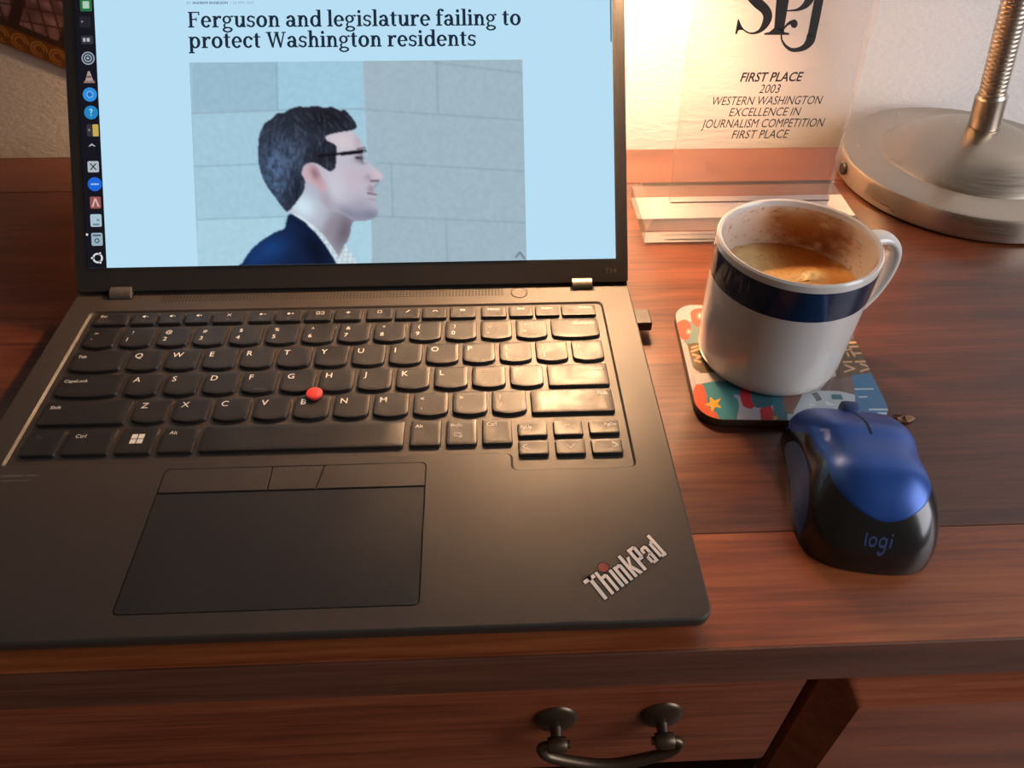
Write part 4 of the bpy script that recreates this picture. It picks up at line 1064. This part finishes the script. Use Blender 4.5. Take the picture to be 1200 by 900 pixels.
mb.poly([(ax0-.02,ay1,DT+.1),(ax0-.02,ay0,DT+.1),(ax0-.02,ay0,-7),(ax0-.02,ay1,-7)])
mb.build('polished_bevel', MED, award, fixn=False)
LEAN = math.radians(8.0)
PO = np.array([0, 143.0, -1.5]); PV = np.array([0, math.sin(LEAN), math.cos(LEAN)]); PN = np.array([0, -math.cos(LEAN), math.sin(LEAN)])
def pan(u, v, off=0): p = PO+PV*v+PN*off; return (u, p[1], p[2])
def puv(px, py): p = onplane(px, py, PO, PN); return float(p[0]), float((p-PO) @ PV)
pl, pr = puv(785, 238)[0], puv(975, 222)[0]
print('panel', puv(785, 238), puv(813, 0), puv(975, 222), puv(1028, 0))
PH = 146.0
mb = MB(); mb.poly([pan(pl,0), pan(pr,0), pan(pr,PH), pan(pl,PH)]); mb.poly([pan(pr,0,-5.5), pan(pl,0,-5.5), pan(pl,PH,-5.5), pan(pr,PH,-5.5)]); panel = mb.build('panel', MC, award, fixn=False)
mb = MB()
for u in (pl, pr): mb.poly([pan(u,0), pan(u,PH), pan(u,PH,-5.5), pan(u,0,-5.5)])
mb.poly([pan(pl,PH), pan(pr,PH), pan(pr,PH,-5.5), pan(pl,PH,-5.5)]); mb.build('panel_edge', MED, panel, fixn=False)
mb = MB(); mb.box(pl+.5, pr-.5, 142.2, 143.4, -1.5, -1.1); mb.build('glue_line', principled('glue_dark', (.10,.065,.05), .7), award)
mb = MB()
def aline(s, x0, x1, yb_, yt_, bold=0):
    xm = (x0+x1)/2
    a, va = puv(x0, yb_); b, vb = puv(x1, yb_); _, vt = puv(xm, yt_)
    text_fit(mb, s, lambda u, v: pan(u, v, .08), a, b, (va+vb)/2, vt, shear=.22, bold=bold)
aline('FIRST PLACE', 867, 940, 95.3, 84.6, .02); aline('2003', 889, 913.5, 109, 99); aline('WESTERN WASHINGTON', 834.5, 962.5, 122.6, 112.8)
aline('EXCELLENCE IN', 854, 937.5, 135.8, 126.2); aline('JOURNALISM COMPETITION', 821.5, 965, 149.2, 139.4); aline('FIRST PLACE', 857, 923.5, 162, 152.4)
mb.build('inscription', M['ink'], panel)
# large monogram
def SP(x, y): u, v = puv(850+x/8.571, y/8.571); return pan(u, v, .08)
def strip(mb_, pts, n=8):
    P = catmull([(a, b, c) for a, b, c in pts], n, False); Lf, Rt = [], []
    for i, p in enumerate(P):
        t = np.array(P[min(i+1, len(P)-1)][:2])-np.array(P[max(i-1, 0)][:2]); t /= (np.linalg.norm(t) or 1)
        nx, ny = -t[1]*p[2]/2, t[0]*p[2]/2; Lf.append(SP(p[0]-nx, p[1]-ny)); Rt.append(SP(p[0]+nx, p[1]+ny))
    for i in range(len(P)-1): mb_.poly([Lf[i], Lf[i+1], Rt[i+1], Rt[i]])
mb = MB()
strip(mb, [(430,-150,45),(400,-215,30),(330,-235,26),(255,-205,45),(222,-130,75),(250,-50,95),(320,25,108),(398,95,100),(425,165,92),(400,245,70),(345,310,38),(270,335,20),(205,315,16),(150,265,14)])
mb.poly([SP(*p) for p in [(98,342),(126,186),(138,200),(160,255),(185,292),(170,304),(140,300),(124,318),(118,342)]])
mb.poly([SP(*p) for p in [(470,-100),(440,-240),(455,-240),(474,-180)]])
mb.poly([SP(*p) for p in [(530,-240),(680,-240),(585,315),(490,285)]]); mb.poly([SP(*p) for p in [(390,332),(440,322),(492,280),(590,290),(592,322),(642,332),(640,350),(390,350)]]); mb.poly([SP(*p) for p in [(560,-255),(780,-255),(780,-235),(560,-235)]])
strip(mb, [(600,106,16),(660,106,18),(740,92,34),(815,40,70),(860,-50,92),(865,-130,95),(835,-205,70),(770,-245,20)])
mb.poly([SP(*p) for p in [(985,-255),(1090,-255),(985,0),(890,0)]]) if False else None
mb.poly([SP(*p) for p in [(938,-250),(1035,-250),(986,0),(892,0)]]); mb.poly([SP(*p) for p in [(892,0),(986,0),(946,205),(852,205)]]); mb.poly([SP(*p) for p in [(852,205),(946,205),(910,365),(822,375)]])
strip(mb, [(866,350,92),(850,410,88),(800,470,64),(730,498,46),(660,498,38),(600,455,28),(566,395,18),(566,340,16),(590,285,16),(630,240,28),(670,222,44)])
mb.poly([SP(690+36*math.cos(k*math.pi/12), 238+44*math.sin(k*math.pi/12)) for k in range(24)])
mb.poly([SP(*p) for p in [(880,-255),(1100,-255),(1100,-238),(880,-238)]])
mb.build('monogram', M['ink'], panel)

# ================================================================== DESK LAMP
LCX, LCY = 569.0, 194.5
lamp = thing('desk_lamp', V(LCX, LCY, DT), 'brushed nickel gooseneck desk lamp with a round base', 'lamp')
mb = MB(); mb.lathe([(87.5, 0), (89.3, 1.2), (89.3, 14.6), (88.6, 16.6), (86.6, 17.6), (63.5, 18.4), (62.0, 18.5)], (LCX, LCY, DT+.8), 128); mb.build('base', M['nickel'], lamp, smooth=True)
mb = MB(); prof = [(62.6, 18.3), (62.0, 18.8)]
for k in range(1, 25):
    t = k/24; r = 62.0*(1-t)+9.5*t; prof.append((r, 18.8+21.5*math.sin(t*math.pi/2)**.95))
mb.lathe(prof, (LCX, LCY, DT+.8), 128); mb.build('dome', M['nickel'], lamp, smooth=True)
mb = MB(); mb.lathe([(84, -.8), (86, 0), (86, .8)], (LCX, LCY, DT+.8), 64); mb.build('foot_pad', M['groove'], lamp)
ang = math.radians(178); kx, ky = LCX+89.0*math.cos(ang), LCY+89.0*math.sin(ang)
mb = MB(); R = [[(kx+o, ky+rk*math.cos(2*math.pi*k/24), DT+9.2+rk*math.sin(2*math.pi*k/24)) for k in range(24)] for o, rk in ((1.5, 4.6), (-1.8, 4.6), (-2.6, 3.8))]
mb.rings(R); mb.build('switch_knob', M['plastic'], lamp, smooth=True)
axis = Vector((-15, 0, 80)).normalized()
c0 = Vector((LCX+1.5, LCY+1, 22)); 
mb = MB(); mb.tube([tuple(c0+axis*t) for t in (0, 3.2, 3.4, 5.0, 5.2, 25.5, 26.0, 28.0)], [10.6, 10.6, 9.6, 9.6, 10.2, 10.2, 9.6, 9.0], 32); mb.build('collar', M['nickel'], lamp, smooth=True)
HEAD = Vector((286, 191, 246))       # bulb position
npts = catmull([tuple(c0+axis*24), tuple(c0+axis*60), tuple(c0+axis*95), (538, 196, 190), (500, 195, 270), (440, 193, 326), (370, 191, 342), (318, 190, 322), (292, 190, 290)], 60, False)
P = [Vector(p) for p in npts]; L_ = [0]
for a, b in zip(P, P[1:]): L_.append(L_[-1]+(b-a).length)
fp = []; fr_ = []; step = .5; s = 0; j = 0
while s < L_[-1]:
    while L_[j+1] < s: j += 1
    t = (s-L_[j])/(L_[j+1]-L_[j]); fp.append(tuple(P[j].lerp(P[j+1], t))); fr_.append(8.3+.38*abs(math.sin(math.pi*s/3.0))**.6); s += step
mb = MB(); mb.tube(fp, fr_, 20); mb.build('gooseneck', M['nickel'], lamp, smooth=False)
for p_ in bpy.data.objects['gooseneck'].data.polygons: p_.use_smooth = True
sd = Vector((-.21, .06, -1)).normalized(); q_ = sd.to_track_quat('Z', 'Y').to_matrix().to_4x4()
def shade_ring(r, t): return [tuple(Vector(HEAD)-sd*44 + q_ @ Vector((r*math.cos(2*math.pi*k/64), r*math.sin(2*math.pi*k/64), t))) for k in range(64)]
outer = [(9, -8), (16, -6), (20, 4), (24, 14), (42, 30), (58, 52), (67, 78), (70, 102)]
mb = MB(); mb.rings([shade_ring(*p) for p in outer], True, False); mb.build('shade', M['nickel'], lamp, smooth=True)
mb = MB(); mb.rings([shade_ring(max(r-1.2, 3), t+1.0) for r, t in outer[:-1]]+[shade_ring(69, 102)], True, False); mb.build('shade_lining', M['shade_in'], lamp, smooth=True)
mb = MB(); mb.rings([shade_ring(11, -4), shade_ring(11, 14), shade_ring(9, 16)]); mb.build('socket', M['plastic'], lamp, smooth=True)
mb = MB(); mb.rings([shade_ring(r, t) for r, t in ((8, 16), (10, 18), (14, 24), (15, 28), (12, 33), (6, 36), (1, 37))]); mb.build('bulb', M['bulb'], lamp, smooth=True)
ld = bpy.data.lights.new('lamp_light', 'POINT'); ld.energy = 10.0; ld.color = (1.0, .59, .31); ld.shadow_soft_size = .018
lo_ = bpy.data.objects.new('lamp_light', ld); COL.objects.link(lo_); lo_.parent = lamp
lo_.matrix_local = Matrix.Translation(lamp.location).inverted() @ Matrix.Translation(V(*(Vector(HEAD)+sd*2)))

# ================================================================== PICTURE ON THE WALL
pic = thing('wall_picture', V(-150, WALL_Y-2, 90), 'tilted picture of leaded windows with a gold border on the wall', 'picture')
pa = np.array(onplane(0, 50, (0, WALL_Y-3, 0), np.array([0, -1., 0]))); pb = np.array(onplane(80, 82, (0, WALL_Y-3, 0), np.array([0, -1., 0])))
ex = (pb-pa)/np.linalg.norm(pb-pa); ez = np.array([-ex[2], 0, ex[0]])
PL, PRr, PHh = -230., 66., 215.
def pp(u, v, off=0): p = pa+ex*u+ez*v; return (p[0], p[1]-off, p[2])
mb = MB(); mb.rings([[pp(u, v, o) for u, v in ((PL,0),(PRr,0),(PRr,PHh),(PL,PHh))] for o in (-2.8, -.1)]); mb.build('board', principled('picture_board', (.20,.10,.04), .6), pic)
gu, gv = np.meshgrid(np.linspace(PL, PRr, 420), np.linspace(0, PHh, 300))
G3 = pa[None, None]+gu[..., None]*ex+gv[..., None]*ez
cvp = Canvas(gu, gv, (70, 42, 40))
wob = vnoise(gu.shape, (40, 56), 41)
# leaded lights
panes = ((gu*.9+gv*.35) % 9.0 < 7.4) & ((gv-gu*.25) % 10.5 < 9.0)
cvp.C[panes] = (128, 96, 98); cvp.C += ((wob-.5)*70*panes)[..., None]
for k in range(-8, 5):
    cvp.line((k*34+8, 20), (k*34+40, PHh), 7.5, (44, 22, 22), .95); cvp.line((k*34+14, 20), (k*34+46, PHh), 1.2, (104, 66, 60), .8)
for v in (20, 92, 160): cvp.line((PL, v), (PRr, v-4), 6, (52, 28, 26), .95); cvp.line((PL, v-3.4), (PRr, v-7.4), 1.4, (128, 84, 66), .7)
bd = gv < 15; cvp.C[bd] = (104, 62, 22)
for k in range(-18, 6):
    x = k*13.0
    for r_ in (5.6, 3.4):
        for a in range(0, 300, 20):
            a0, a1 = math.radians(a), math.radians(a+22); cvp.line((x+r_*math.cos(a0), 7+r_*math.sin(a0)), (x+r_*math.cos(a1), 7+r_*math.sin(a1)), .9, (176, 124, 58), .9)
cvp.line((PL, .7), (PRr, .7), 1.2, (120, 70, 26), .9)
paint_mesh('print', G3, cvp.C, vcol_print('picture_print', .5), pic)

# ================================================================== CRUMB
cb = onz(1058, 491, DT+1)
mb = MB(); R = []
for r, z in ((2.4, 0), (3.4, 1.0), (2.6, 2.2), (.6, 2.9)):
    R.append([(cb[0]+r*(1+.35*math.sin(3*a+z))*1.5*math.cos(a), cb[1]+r*(1+.3*math.cos(2*a+z))*.8*math.sin(a), DT+.05+z*(1+.25*math.sin(4*a))) for a in [2*math.pi*k/14 for k in range(14)]])
mb.rings(R); tag(mb.build('crumb', M['crumb']), 'small brown crumb on the desk behind the mouse', 'crumb')
bpy.context.view_layer.update()
